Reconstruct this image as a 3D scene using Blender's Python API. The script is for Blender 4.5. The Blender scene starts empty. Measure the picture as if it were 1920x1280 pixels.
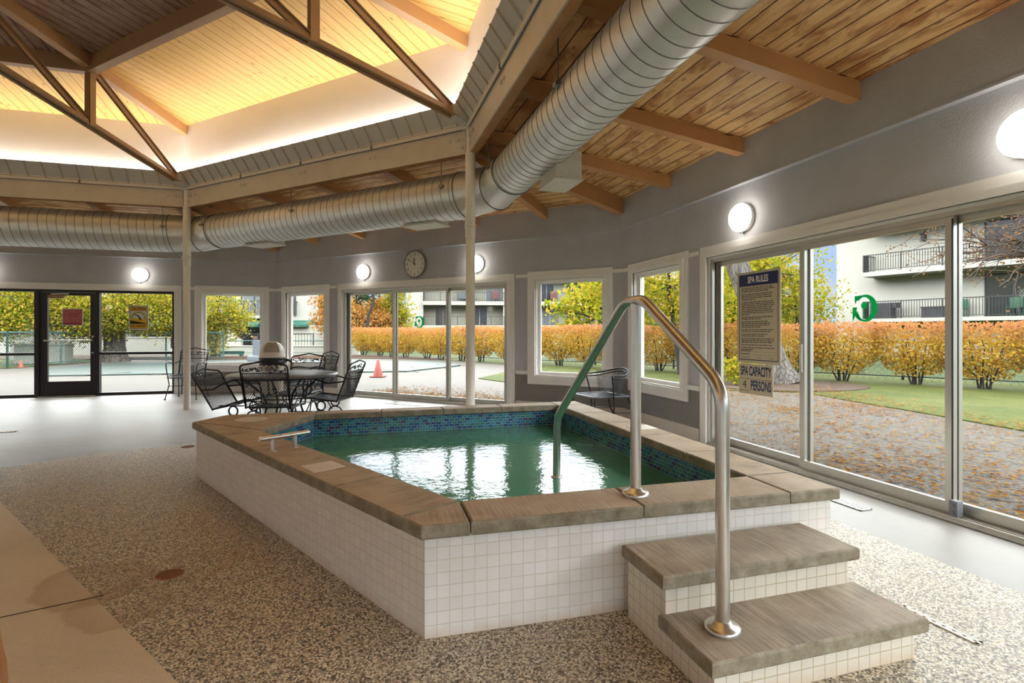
import bpy, bmesh, math, random
from math import sin, cos, tan, pi, radians, sqrt, atan2
from mathutils import Vector, Matrix
random.seed(11)
SC = bpy.context.scene
COL = SC.collection
H = 1.2                                   # eye height
CX, CY, TH = -5.832, 1.474, 0.28937       # centre and turn of the octagonal hall
AW, AU = 8.818, 8.763                     # apothem of lower wall / furred upper wall
RIN = 6.923                               # circumradius of the ring of posts
T8 = tan(pi / 8)
SIDE = {0: 'right', 1: 'back', 2: 'left', 3: 'far_left', 4: 'rear_left', 5: 'rear', 6: 'rear_right', 7: 'near_right'}

# ------------------------------------------------------------------ helpers
KX = [1.0]
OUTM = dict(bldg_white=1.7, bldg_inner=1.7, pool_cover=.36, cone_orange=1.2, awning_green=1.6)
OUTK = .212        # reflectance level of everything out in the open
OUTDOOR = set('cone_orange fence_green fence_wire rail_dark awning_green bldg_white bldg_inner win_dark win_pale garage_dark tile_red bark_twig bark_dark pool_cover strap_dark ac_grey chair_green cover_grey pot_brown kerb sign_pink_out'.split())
def lin(r, g, b):
    f = lambda c: ((c / 255 / 12.92) if c <= 10 else ((c / 255 + 0.055) / 1.055) ** 2.4) * KX[0]
    return (f(r), f(g), f(b), 1)

class MB:
    def __init__(s):
        s.v = []; s.f = []; s.uv = []; s.mi = []; s.sm = []
    def face(s, pts, uv=None, mi=0, sm=False):
        b = len(s.v); s.v += [tuple(p) for p in pts]
        s.f.append(tuple(range(b, b + len(pts)))); s.uv.append(uv); s.mi.append(mi); s.sm.append(sm)
    def grid(s, rows, closed=False, mi=0, sm=True, uvs=None):
        b = len(s.v); n = len(rows[0])
        for r in rows: s.v += [tuple(p) for p in r]
        for i in range(len(rows) - 1):
            for j in range(n if closed else n - 1):
                k = (j + 1) % n
                s.f.append((b + i * n + j, b + i * n + k, b + (i + 1) * n + k, b + (i + 1) * n + j))
                s.uv.append(None); s.mi.append(mi); s.sm.append(sm)
        return b
    def hexa(s, c, mi=0):
        # c: 8 corners, bottom 0-3 ccw, top 4-7
        for q in ((3, 2, 1, 0), (4, 5, 6, 7), (0, 1, 5, 4), (1, 2, 6, 5), (2, 3, 7, 6), (3, 0, 4, 7)):
            s.face([c[i] for i in q], mi=mi)
    def box(s, x0, x1, y0, y1, z0, z1, f=None, mi=0):
        c = [(x0, y0, z0), (x1, y0, z0), (x1, y1, z0), (x0, y1, z0), (x0, y0, z1), (x1, y0, z1), (x1, y1, z1), (x0, y1, z1)]
        if f: c = [f(*p) for p in c]
        s.hexa(c, mi)
    def prism(s, poly, z0, z1, mi=0, bev=0.0, uvf=None):
        # poly ccw list of (x,y); optional chamfer on the top and bottom edge
        n = len(poly)
        def inset(d):
            out = []
            for i in range(n):
                a = Vector(poly[i - 1]); b = Vector(poly[i]); c = Vector(poly[(i + 1) % n])
                e1 = (b - a).normalized(); e2 = (c - b).normalized()
                n1 = Vector((-e1.y, e1.x)); n2 = Vector((-e2.y, e2.x))
                m = (n1 + n2); k = m.dot(n1)
                out.append(tuple(b + m * (d / k if abs(k) > 1e-6 else d)))
            return out
        rings = [(poly, z0), (poly, z1)]
        if bev:
            q = inset(bev); h = inset(bev * .3)
            rings = [(h, z0), (poly, z0 + bev * .7), (poly, z1 - bev), (h, z1 - bev * .3), (q, z1)]
        for (p0, a0), (p1, a1) in zip(rings[:-1], rings[1:]):
            for i in range(n):
                j = (i + 1) % n
                s.face([(*p0[i], a0), (*p0[j], a0), (*p1[j], a1), (*p1[i], a1)], mi=mi)
        tp = rings[-1][0]
        s.face([(*p, z1) for p in tp], mi=mi, uv=[uvf(*p) for p in tp] if uvf else None)
        s.face([(*p, z0) for p in reversed(rings[0][0])], mi=mi)
    def tube(s, pts, r, n=8, cap=True, mi=0, flat=None):
        pts = [Vector(p) for p in pts]; rows = []
        rr = r if isinstance(r, (list, tuple)) else [r] * len(pts)
        up = None
        for i, p in enumerate(pts):
            d = (pts[min(i + 1, len(pts) - 1)] - pts[max(i - 1, 0)])
            d = d.normalized() if d.length > 1e-9 else Vector((0, 0, 1))
            if up is None:
                up = Vector((0, 0, 1)) if abs(d.z) < .9 else Vector((0, 1, 0))
            x = up.cross(d)
            if x.length < 1e-5: x = Vector((1, 0, 0)).cross(d)
            x.normalize(); y = d.cross(x); up = y
            rows.append([p + (x * cos(2 * pi * k / n) + y * sin(2 * pi * k / n) * (flat or 1)) * rr[i] for k in range(n)])
        s.grid(rows, True, mi)
        if cap:
            s.face(list(reversed(rows[0])), mi=mi); s.face(rows[-1], mi=mi)
    def bar(s, a, b, w, h, side=None, mi=0):
        # square bar from a to b, w along side, h across
        a = Vector(a); b = Vector(b); d = (b - a).normalized()
        x = Vector(side) if side else (Vector((0, 0, 1)).cross(d) if abs(d.z) < .95 else Vector((1, 0, 0)))
        x = (x - d * x.dot(d)).normalized(); y = d.cross(x)
        x = x * (w / 2); y = y * (h / 2)
        c = [a - x - y, a + x - y, a + x + y, a - x + y, b - x - y, b + x - y, b + x + y, b - x + y]
        s.hexa(c, mi)
    def lathe(s, prof, n=24, f=None, mi=0, sm=True):
        rows = []
        for r, z in prof:
            rows.append([(f(r * cos(2 * pi * k / n), r * sin(2 * pi * k / n), z) if f else (r * cos(2 * pi * k / n), r * sin(2 * pi * k / n), z)) for k in range(n)])
        s.grid(rows, True, mi, sm)
    def text(s, txt, size, f, mi=0, align='CENTER', sx=1.0):
        vs, fs = text_geo(txt, align)
        b = len(s.v); s.v += [tuple(f(x * size * sx, y * size)) for x, y in vs]
        for q in fs:
            s.f.append(tuple(b + i for i in q)); s.uv.append(None); s.mi.append(mi); s.sm.append(False)
    def build(s, name, mats, parent=None, kind=None, label=None):
        me = bpy.data.meshes.new(name)
        me.from_pydata(s.v, [], s.f); me.update()
        uvl = me.uv_layers.new(name='UVMap').data
        for p in me.polygons:
            u = s.uv[p.index]
            nx, ny, nz = (abs(c) for c in p.normal)
            for k, li in enumerate(p.loop_indices):
                if u: uvl[li].uv = u[k]
                else:
                    c = me.vertices[me.loops[li].vertex_index].co
                    uvl[li].uv = (c.y, c.x) if nz >= nx and nz >= ny else ((c.y, c.z) if nx >= ny else (c.x, c.z))
        for m in (mats if isinstance(mats, (list, tuple)) else [mats]): me.materials.append(M[m])
        me.polygons.foreach_set('material_index', s.mi)
        me.polygons.foreach_set('use_smooth', s.sm)
        o = bpy.data.objects.new(name, me); COL.objects.link(o)
        if parent: o.parent = parent
        if kind: o['kind'] = kind
        if label: o['label'] = label
        return o

_TX = {}
def text_geo(txt, align):
    if (txt, align) in _TX: return _TX[(txt, align)]
    cu = bpy.data.curves.new('t', 'FONT'); cu.body = txt; cu.align_x = align; cu.align_y = 'CENTER'; cu.resolution_u = 3; cu.offset = .0 if align == 'LEFT' or txt.isdigit() else .028
    o = bpy.data.objects.new('t', cu); COL.objects.link(o)
    dg = bpy.context.evaluated_depsgraph_get(); ev = o.evaluated_get(dg); me = ev.to_mesh()
    r = ([(v.co.x, v.co.y) for v in me.vertices], [tuple(p.vertices) for p in me.polygons])
    ev.to_mesh_clear(); bpy.data.objects.remove(o); bpy.data.curves.remove(cu)
    _TX[(txt, align)] = r
    return r
for _t in ['SPA RULES', 'SPA CAPACITY', '4', 'PERSONS', 'CAUTION!', 'NO DIVING!'] + [str(i) for i in range(1, 13)]: text_geo(_t, 'CENTER')
for _t in ['SPA HOURS FROM', 'AM TO', 'PM DAILY', '7', '10']: text_geo(_t, 'LEFT')

def tag(o, label, cat, group=None, kind=None):
    o['label'] = label; o['category'] = cat
    if group: o['group'] = group
    if kind: o['kind'] = kind
    return o
def empty(name, loc=(0, 0, 0), rz=0.0):
    o = bpy.data.objects.new(name, None); COL.objects.link(o); o.empty_display_size = .1
    o.location = loc; o.rotation_euler = (0, 0, rz); return o
def at_wall(o, k):
    o.location = (CX, CY, 0); o.rotation_euler = (0, 0, TH + k * pi / 4); return o
def at_post(o, k):
    o.location = (CX, CY, 0); o.rotation_euler = (0, 0, TH + (k + .5) * pi / 4); return o
def copy_tree(o, parent=None):
    c = o.copy(); COL.objects.link(c)
    if parent: c.parent = parent
    for ch in list(o.children): copy_tree(ch, c)
    return c
def W(k, a, t, z=0.0):
    th = TH + k * pi / 4
    return Vector((CX + a * cos(th) - t * sin(th), CY + a * sin(th) + t * cos(th), z))

# ------------------------------------------------------------------ materials
M = {}
class NT:
    def __init__(s, name):
        m = bpy.data.materials.new(name); m.use_nodes = True; s.m = m; s.t = m.node_tree; s.t.nodes.clear()
        s.out = s.n('ShaderNodeOutputMaterial'); M[name] = m
    def n(s, ty, **kw):
        nd = s.t.nodes.new(ty)
        for k, v in kw.items(): setattr(nd, k, v)
        return nd
    def l(s, a, b): s.t.links.new(a, b)
    def val(s, sock, v):
        if hasattr(v, 'is_output'): s.l(v, sock)
        elif isinstance(v, bpy.types.NodeSocket): s.l(v, sock)
        else: sock.default_value = v
    def math(s, op, a, b=0.0, c=None):
        nd = s.n('ShaderNodeMath', operation=op); s.val(nd.inputs[0], a); s.val(nd.inputs[1], b)
        if c is not None: s.val(nd.inputs[2], c)
        return nd.outputs[0]
    def mix(s, f, a, b, blend='MIX'):
        nd = s.n('ShaderNodeMix', data_type='RGBA', blend_type=blend)
        s.val(nd.inputs[0], f); s.val(nd.inputs[6], a); s.val(nd.inputs[7], b); return nd.outputs[2]
    def ramp(s, f, stops, interp='LINEAR'):
        nd = s.n('ShaderNodeValToRGB'); cr = nd.color_ramp; cr.interpolation = interp
        while len(cr.elements) < len(stops): cr.elements.new(.5)
        for e, (p, c) in zip(cr.elements, stops):
            e.position = p; e.color = c if len(c) == 4 else (*c, 1)
        s.val(nd.inputs[0], f); return nd.outputs[0]
    def rampv(s, f, a, b):
        nd = s.n('ShaderNodeMapRange'); s.val(nd.inputs[0], f); nd.inputs[1].default_value = a; nd.inputs[2].default_value = b
        return nd.outputs[0]
    def uv(s): return s.n('ShaderNodeTexCoord').outputs['UV']
    def obj(s): return s.n('ShaderNodeTexCoord').outputs['Object']
    def pos(s): return s.n('ShaderNodeNewGeometry').outputs['Position']
    def map(s, v, scale=(1, 1, 1), loc=(0, 0, 0), rot=(0, 0, 0)):
        nd = s.n('ShaderNodeMapping'); s.l(v, nd.inputs[0]); nd.inputs[1].default_value = loc; nd.inputs[2].default_value = rot; nd.inputs[3].default_value = scale
        return nd.outputs[0]
    def noise(s, v, scale, detail=3, rough=.5, dist=0.0):
        nd = s.n('ShaderNodeTexNoise'); s.l(v, nd.inputs['Vector']); nd.inputs['Scale'].default_value = scale
        nd.inputs['Detail'].default_value = detail; nd.inputs['Roughness'].default_value = rough; nd.inputs['Distortion'].default_value = dist
        return nd.outputs[0]
    def bsdf(s, col, rough=.5, metal=0.0, spec=.5, bump=None, bs=.2, bd=.01, emit=None, es=0.0, trans=None):
        p = s.n('ShaderNodeBsdfPrincipled'); s.val(p.inputs['Base Color'], col); s.val(p.inputs['Roughness'], rough)
        s.val(p.inputs['Metallic'], metal); p.inputs['Specular IOR Level'].default_value = spec
        if emit is not None: s.val(p.inputs['Emission Color'], emit); p.inputs['Emission Strength'].default_value = es
        if bump is not None:
            b = s.n('ShaderNodeBump'); b.inputs['Strength'].default_value = bs; b.inputs['Distance'].default_value = bd
            s.l(bump, b.inputs['Height']); s.l(b.outputs[0], p.inputs['Normal'])
        s.l(p.outputs[0], s.out.inputs[0]); return p

def plain(name, rgb, rough=.5, metal=0.0, spec=.5, var=.06, vs=30, bump=0.0, bscale=200, emit=0.0):
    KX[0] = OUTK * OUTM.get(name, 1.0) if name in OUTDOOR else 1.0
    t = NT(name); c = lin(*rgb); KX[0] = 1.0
    o = t.obj(); nz = t.noise(o, vs, 4)
    lo = tuple(x * (1 - var) for x in c[:3]) + (1,); hi = tuple(min(1, x * (1 + var)) for x in c[:3]) + (1,)
    col = t.ramp(nz, [(.3, lo), (.7, hi)])
    t.bsdf(col, rough, metal, spec, t.noise(o, bscale, 2) if bump else None, bump, .004, col if emit else None, emit)
plain('wall_paint', (190, 190, 194), .75, var=.05, vs=3, bump=.5, bscale=90)
plain('dado_paint', (134, 131, 126), .75, var=.06, vs=3, bump=.5, bscale=90)
plain('white_trim', (240, 237, 232), .45, var=.03, vs=4)
plain('cream_base', (222, 212, 198), .55, var=.04, vs=4)
plain('cove_white', (235, 229, 222), .7, var=.02, vs=2)
plain('valance_grey', (214, 212, 210), .7, var=.05, vs=2, bump=.4, bscale=120)
plain('batten_grey', (186, 174, 160), .6)
plain('beam_paint', (216, 208, 197), .45, var=.05, vs=5)
plain('conduit_grey', (118, 124, 128), .4, .3)
plain('rafter_paint', (196, 146, 96), .5, var=.07, vs=5)
plain('truss_paint', (164, 130, 94), .45, var=.06, vs=5)
plain('hip_paint', (192, 148, 100), .5, var=.06, vs=5)
plain('post_paint', (246, 242, 236), .4, var=.03, vs=6)
plain('aluminium', (188, 184, 174), .38, .75, var=.04, vs=8)
plain('alu_track', (196, 192, 182), .45, .4, var=.1, vs=12)
plain('black_gasket', (30, 30, 30), .6)
plain('dark_bronze', (38, 30, 28), .4, .2, var=.1, vs=60)
plain('stainless', (214, 208, 200), .3, 1.0, var=.03, vs=20)
plain('galv', (222, 223, 222), .42, .55, var=.04, vs=14)
plain('galv_seam', (120, 122, 122), .45, .7)
plain('rod', (150, 150, 146), .4, .8)
plain('vent_white', (222, 220, 212), .5)
plain('iron_black', (34, 35, 38), .42, .3, var=.1)
plain('iron_grey', (82, 84, 90), .4, .4, var=.15, vs=40)
plain('table_top', (105, 107, 112), .32, .3, var=.12, vs=60)
plain('bin_white', (226, 222, 212), .4, var=.03)
plain('bin_flap', (164, 156, 144), .5)
plain('bin_beige', (196, 184, 166), .5, var=.04)
plain('bag_black', (22, 22, 26), .3, 0, .6)
plain('clock_face', (244, 240, 230), .5, var=.02)
plain('clock_rim', (120, 112, 104), .4)
plain('ink_black', (32, 32, 30), .6)
plain('ink_soft', (84, 78, 66), .6)
plain('sign_tan', (200, 187, 158), .5, var=.04)
plain('sign_navy', (22, 28, 84), .5)
plain('sign_white', (236, 234, 226), .5)
plain('sign_yellow', (226, 176, 20), .5)
plain('sign_olive', (176, 168, 44), .5)
plain('sign_pink', (186, 100, 98), .6, var=.1, vs=20)
plain('sign_red', (150, 60, 62), .6)
def decal():
    t = NT('decal_green'); c = lin(10, 120, 56)
    df = t.n('ShaderNodeBsdfDiffuse'); df.inputs[0].default_value = c; tl = t.n('ShaderNodeBsdfTranslucent'); tl.inputs[0].default_value = c
    mx = t.n('ShaderNodeMixShader'); mx.inputs[0].default_value = .5; t.l(df.outputs[0], mx.inputs[1]); t.l(tl.outputs[0], mx.inputs[2]); t.l(mx.outputs[0], t.out.inputs[0])
decal()
plain('grate_rust', (150, 98, 64), .7, .2, var=.3, vs=80)
plain('dark_hole', (26, 18, 14), .8)
plain('vent_alu', (168, 168, 162), .4, .7)
plain('sign_pink_out', (186, 110, 104), .6)
plain('cone_orange', (240, 112, 84), .6)
plain('fence_green', (92, 158, 146), .5)
plain('fence_wire', (120, 150, 144), .5)
plain('rail_dark', (62, 62, 64), .5)
plain('awning_green', (24, 112, 92), .7)
plain('bldg_white', (226, 222, 208), .8, var=.03, vs=.6)
plain('bldg_inner', (196, 192, 172), .8, var=.05, vs=.6)
plain('win_dark', (92, 98, 104), .15, .0, .8)
plain('win_pale', (190, 198, 204), .2)
plain('garage_dark', (96, 92, 88), .7)
plain('tile_red', (150, 102, 86), .7)
plain('bark_dark', (78, 64, 56), .9, var=.25, vs=8, bump=.8, bscale=12)
plain('bark_twig', (156, 132, 118), .9)
plain('pool_cover', (128, 170, 158), .6, var=.1, vs=.6)
plain('strap_dark', (50, 56, 54), .7)
plain('ac_grey', (160, 168, 178), .5)
plain('chair_green', (70, 150, 110), .5)
plain('cover_grey', (98, 98, 98), .7)
plain('pot_brown', (112, 82, 66), .7)
plain('marker_white', (226, 214, 202), .4)
plain('marker_faint', (206, 190, 186), .5)
plain('basin_plaster', (120, 178, 158), .6)
plain('sensor_grey', (120, 122, 126), .4, .3)
plain('kerb', (170, 120, 96), .8, var=.2, vs=6)

def glass():
    t = NT('glass'); tr = t.n('ShaderNodeBsdfTransparent'); tr.inputs[0].default_value = (.96, .975, .965, 1)
    gl = t.n('ShaderNodeBsdfGlossy'); gl.inputs['Roughness'].default_value = .02
    lw = t.n('ShaderNodeLayerWeight'); lw.inputs[0].default_value = .5
    f = t.math('ADD', t.math('MULTIPLY', t.math('POWER', lw.outputs['Facing'], 5.0), .22), .007)
    mx = t.n('ShaderNodeMixShader'); t.l(f, mx.inputs[0]); t.l(tr.outputs[0], mx.inputs[1]); t.l(gl.outputs[0], mx.inputs[2])
    t.l(mx.outputs[0], t.out.inputs[0])
glass()

def boards(name, light, mid, dark, gap, width=.134, stain=.5, knots=.5):
    # planks run along U, stacked along V
    t = NT(name); uv = t.uv(); sep = t.n('ShaderNodeSeparateXYZ'); t.l(uv, sep.inputs[0])
    r = t.math('DIVIDE', sep.outputs[1], width); idx = t.math('FLOOR', r); fr = t.math('FRACT', r)
    wn = t.n('ShaderNodeTexWhiteNoise', noise_dimensions='1D'); t.l(idx, wn.inputs['W'])
    off = t.math('MULTIPLY', wn.outputs[0], 37.0)
    u2 = t.math('ADD', sep.outputs[0], off)
    cmb = t.n('ShaderNodeCombineXYZ'); t.l(u2, cmb.inputs[0]); t.l(sep.outputs[1], cmb.inputs[1]); t.l(off, cmb.inputs[2])
    v = cmb.outputs[0]
    g = t.noise(t.map(v, (2.2, 40, 1)), 1.0, 5, .6, .6)
    base = t.ramp(g, [(.3, lin(*mid)), (.62, lin(*light))])
    base = t.mix(t.math('MULTIPLY', wn.outputs[0], .35), base, lin(*mid))
    st = t.noise(t.map(v, (1.3, 3.2, 1)), 1.6, 5, .62, .8)
    stm = t.rampv(st, .66 - .28 * stain, .86 - .28 * stain)
    base = t.mix(t.math('MULTIPLY', stm, .85), base, lin(*dark))
    # darker staining towards the plank edge
    ed = t.math('ABSOLUTE', t.math('SUBTRACT', fr, .5))
    en = t.noise(t.map(v, (5, 9, 1)), 1.0, 4)
    em = t.rampv(t.math('ADD', ed, t.math('MULTIPLY', t.math('SUBTRACT', en, .5), .5)), .40, .56)
    base = t.mix(t.math('MULTIPLY', em, .55 * stain + .1), base, lin(*dark))
    # knots
    vo = t.n('ShaderNodeTexVoronoi'); t.l(t.map(v, (2.4, 7.5, 1)), vo.inputs['Vector']); vo.inputs['Scale'].default_value = 1.35
    km = t.math('SUBTRACT', 1.0, t.rampv(vo.outputs[0], .045, .14))
    base = t.mix(t.math('MULTIPLY', km, knots), base, lin(*[c * .62 for c in dark]))
    gm = t.math('GREATER_THAN', ed, .468)
    col = t.mix(gm, base, lin(*gap))
    hgt = t.math('SUBTRACT', 1.0, gm)
    t.bsdf(col, .6, 0, .35, hgt, .6, .008)
boards('deck_wood', (240, 204, 146), (222, 172, 108), (158, 86, 34), (56, 28, 14), .134, .7, .7)
boards('pine_yellow', (236, 198, 126), (224, 178, 102), (186, 126, 56), (172, 112, 48), .134, .16, .75)
boards('pine_dark', (190, 164, 148), (160, 124, 102), (104, 62, 38), (48, 28, 18), .134, .6, .5)

def tiles(name, size, colr, grout, dirt=None, rough=.3):
    t = NT(name); uv = t.uv()
    br = t.n('ShaderNodeTexBrick'); br.offset = 0; t.l(t.map(uv, (1, 1, 1), (.004, -.002, 0)), br.inputs['Vector'])
    c = lin(*colr); br.inputs['Color1'].default_value = c; br.inputs['Color2'].default_value = tuple(x * .93 for x in c[:3]) + (1,)
    br.inputs['Mortar'].default_value = lin(*grout); br.inputs['Scale'].default_value = 1; br.inputs['Mortar Size'].default_value = .0022
    br.inputs['Mortar Smooth'].default_value = .3; br.inputs['Brick Width'].default_value = size; br.inputs['Row Height'].default_value = size
    col = br.outputs[0]
    sep = t.n('ShaderNodeSeparateXYZ'); t.l(uv, sep.inputs[0])
    n1 = t.noise(uv, 9, 5, .65)
    low = t.math('SUBTRACT', 1.0, t.rampv(t.math('ADD', sep.outputs[1], t.math('MULTIPLY', t.math('SUBTRACT', n1, .5), .10)), -.02, .05))
    col = t.mix(t.math('MULTIPLY', low, .45), col, lin(196, 150, 96))
    gr = t.rampv(t.noise(uv, 5, 5, .7), .60, .80)
    col = t.mix(t.math('MULTIPLY', gr, dirt or .12), col, lin(170, 150, 112))
    inv = t.math('SUBTRACT', 1.0, br.outputs['Fac'])
    t.bsdf(col, rough, 0, .5, inv, .5, .002)
tiles('tile_white', .0505, (249, 246, 241), (229, 220, 209))
tiles('tile_step', .0505, (236, 228, 212), (200, 184, 154), .5)

def mosaic():
    t = NT('mosaic'); uv = t.uv()
    br = t.n('ShaderNodeTexBrick'); br.offset = .5; t.l(uv, br.inputs['Vector'])
    br.inputs['Color1'].default_value = (0, 0, 0, 1); br.inputs['Color2'].default_value = (1, 1, 1, 1); br.inputs['Mortar'].default_value = (0, 0, 0, 1)
    br.inputs['Scale'].default_value = 1; br.inputs['Mortar Size'].default_value = .0016; br.inputs['Mortar Smooth'].default_value = .1
    br.inputs['Brick Width'].default_value = .052; br.inputs['Row Height'].default_value = .0262; br.inputs['Bias'].default_value = 0
    col = t.ramp(br.outputs[0], [(0, lin(40, 84, 150)), (.14, lin(60, 150, 172)), (.3, lin(36, 108, 168)), (.44, lin(74, 146, 128)), (.56, lin(44, 58, 124)), (.68, lin(72, 166, 184)), (.82, lin(86, 60, 112)), (.9, lin(46, 130, 150))], 'CONSTANT')
    col = t.mix(t.rampv(t.noise(uv, 60, 2), .4, .7), col, lin(40, 90, 120))
    col = t.mix(br.outputs['Fac'], col, lin(166, 190, 192))
    t.bsdf(col, .16, 0, .6, t.math('SUBTRACT', 1.0, br.outputs['Fac']), .4, .002)
mosaic()

def coping_mat(name, base, dark, light):
    t = NT(name); uv = t.uv()
    st = t.noise(t.map(uv, (150, 4, 1)), 1.0, 3, .6)
    cl = t.noise(uv, 4, 5, .6)
    c = t.ramp(t.math('ADD', t.math('MULTIPLY', st, .5), t.math('MULTIPLY', cl, .5)), [(.34, lin(*dark)), (.5, lin(*base)), (.68, lin(*light))])
    sp = t.noise(t.obj(), 260, 2); c = t.mix(t.math('MULTIPLY', t.rampv(sp, .62, .72), .35), c, lin(92, 80, 66))
    t.bsdf(c, .62, 0, .4, st, .35, .004)
coping_mat('coping_stone', (180, 161, 136), (144, 125, 101), (202, 186, 163))
coping_mat('step_stone', (160, 145, 127), (112, 98, 82), (190, 177, 158))
def edge_mat():
    t = NT('stone_edge'); o = t.obj(); n = t.noise(o, 14, 5, .65)
    c = t.ramp(n, [(.3, lin(124, 112, 92)), (.55, lin(160, 150, 130)), (.75, lin(180, 172, 154))])
    c = t.mix(t.math('MULTIPLY', t.rampv(t.noise(o, 180, 2), .62, .7), .5), c, lin(90, 80, 64))
    t.bsdf(c, .7, 0, .3, n, .3, .004)
edge_mat()

def stains(t, col, p):
    d = t.n('ShaderNodeVectorMath', operation='DISTANCE'); nz = t.noise(p, 2.6, 3)
    def blob(cx, cy, r, amt, col):
        dd = t.n('ShaderNodeVectorMath', operation='DISTANCE'); t.l(p, dd.inputs[0]); dd.inputs[1].default_value = (cx, cy, 0)
        dist = t.math('ADD', dd.outputs['Value'], t.math('MULTIPLY', t.math('SUBTRACT', nz, .5), r * 1.5))
        inn = t.math('SUBTRACT', 1.0, t.rampv(dist, r * .92, r * 1.02))
        rim = t.math('MULTIPLY', inn, t.rampv(dist, r * .3, r))
        f = t.math('MULTIPLY', t.math('ADD', t.math('MULTIPLY', inn, .35), rim), amt)
        return t.mix(f, col, lin(142, 98, 54))
    col = blob(-2.02, 2.52, .26, .34, col); col = blob(-1.72, 2.36, .22, .30, col); col = blob(-1.62, 2.72, .20, .25, col)
    return col
def concrete(name, a, b, rough, spec, stain=True, joints=False):
    t = NT(name); p = t.pos()
    n1 = t.noise(p, 1.1, 5, .6); n2 = t.noise(p, 220, 2, .6)
    c = t.ramp(n1, [(.3, lin(*a)), (.7, lin(*b))])
    c = t.mix(t.math('MULTIPLY', t.rampv(n2, .45, .7), .28), c, lin(*[x * .66 for x in a]))
    c = t.mix(t.math('MULTIPLY', t.rampv(n2, .55, .3), .0), c, lin(*b))
    sk = t.noise(t.map(p, (.5, 1.6, 1), rot=(0, 0, -.3)), .9, 5, .65, .8); c = t.mix(t.math('MULTIPLY', t.rampv(sk, .52, .72), .30), c, lin(*[x * .62 for x in a]))
    if stain: c = stains(t, c, p)
    r = t.rampv(n1, .2, .8); rg = t.math('ADD', rough - .08, t.math('MULTIPLY', r, .16))
    t.bsdf(c, rg, 0, spec, n2, .12, .003)
concrete('floor_concrete', (120, 116, 109), (150, 145, 137), .42, .5)
concrete('floor_band', (206, 188, 162), (222, 206, 182), .45, .45)  # same concrete as the floor, lightened and tanned for the warm light there
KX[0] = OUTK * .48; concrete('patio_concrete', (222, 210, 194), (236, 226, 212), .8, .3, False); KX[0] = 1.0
def aggregate(name, cols, scale, rough, spec, stain=True):
    t = NT(name); p = t.pos()
    vo = t.n('ShaderNodeTexVoronoi'); t.l(p, vo.inputs['Vector']); vo.inputs['Scale'].default_value = scale
    sp = t.n('ShaderNodeSeparateColor'); t.l(vo.outputs['Color'], sp.inputs[0])
    c = t.ramp(sp.outputs[0], [(i / len(cols), lin(*x)) for i, x in enumerate(cols)], 'CONSTANT')
    d = t.rampv(vo.outputs['Distance'], .35, .75)
    c = t.mix(t.math('MULTIPLY', d, .55), c, lin(70, 60, 48))
    c = t.mix(t.math('MULTIPLY', t.rampv(t.noise(p, .8, 4), .4, .75), .25), c, lin(150, 122, 84))
    if stain: c = stains(t, c, p)
    t.bsdf(c, rough, 0, spec, vo.outputs['Distance'], .3, .004)
aggregate('floor_aggregate', [(222, 206, 178), (118, 110, 100), (234, 222, 198), (164, 154, 140), (74, 68, 62), (204, 188, 160), (240, 232, 212), (170, 150, 120)], 135, .44, .5)
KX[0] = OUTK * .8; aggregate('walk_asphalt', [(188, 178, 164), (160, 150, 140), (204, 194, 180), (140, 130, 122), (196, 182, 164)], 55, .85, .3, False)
def ground(name, a, b, c2, sc):
    t = NT(name); p = t.pos(); n = t.noise(p, sc, 6, .7); n2 = t.noise(p, sc * 30, 3, .7)
    c = t.ramp(t.math('ADD', t.math('MULTIPLY', n, .5), t.math('MULTIPLY', n2, .5)), [(.35, lin(*a)), (.5, lin(*b)), (.68, lin(*c2))])
    t.bsdf(c, .9, 0, .2, n2, .6, .02)
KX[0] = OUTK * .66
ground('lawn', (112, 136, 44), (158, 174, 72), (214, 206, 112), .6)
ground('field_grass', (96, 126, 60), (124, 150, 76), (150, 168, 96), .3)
ground('mulch', (132, 98, 76), (176, 146, 122), (206, 180, 156), 2.5)

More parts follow.
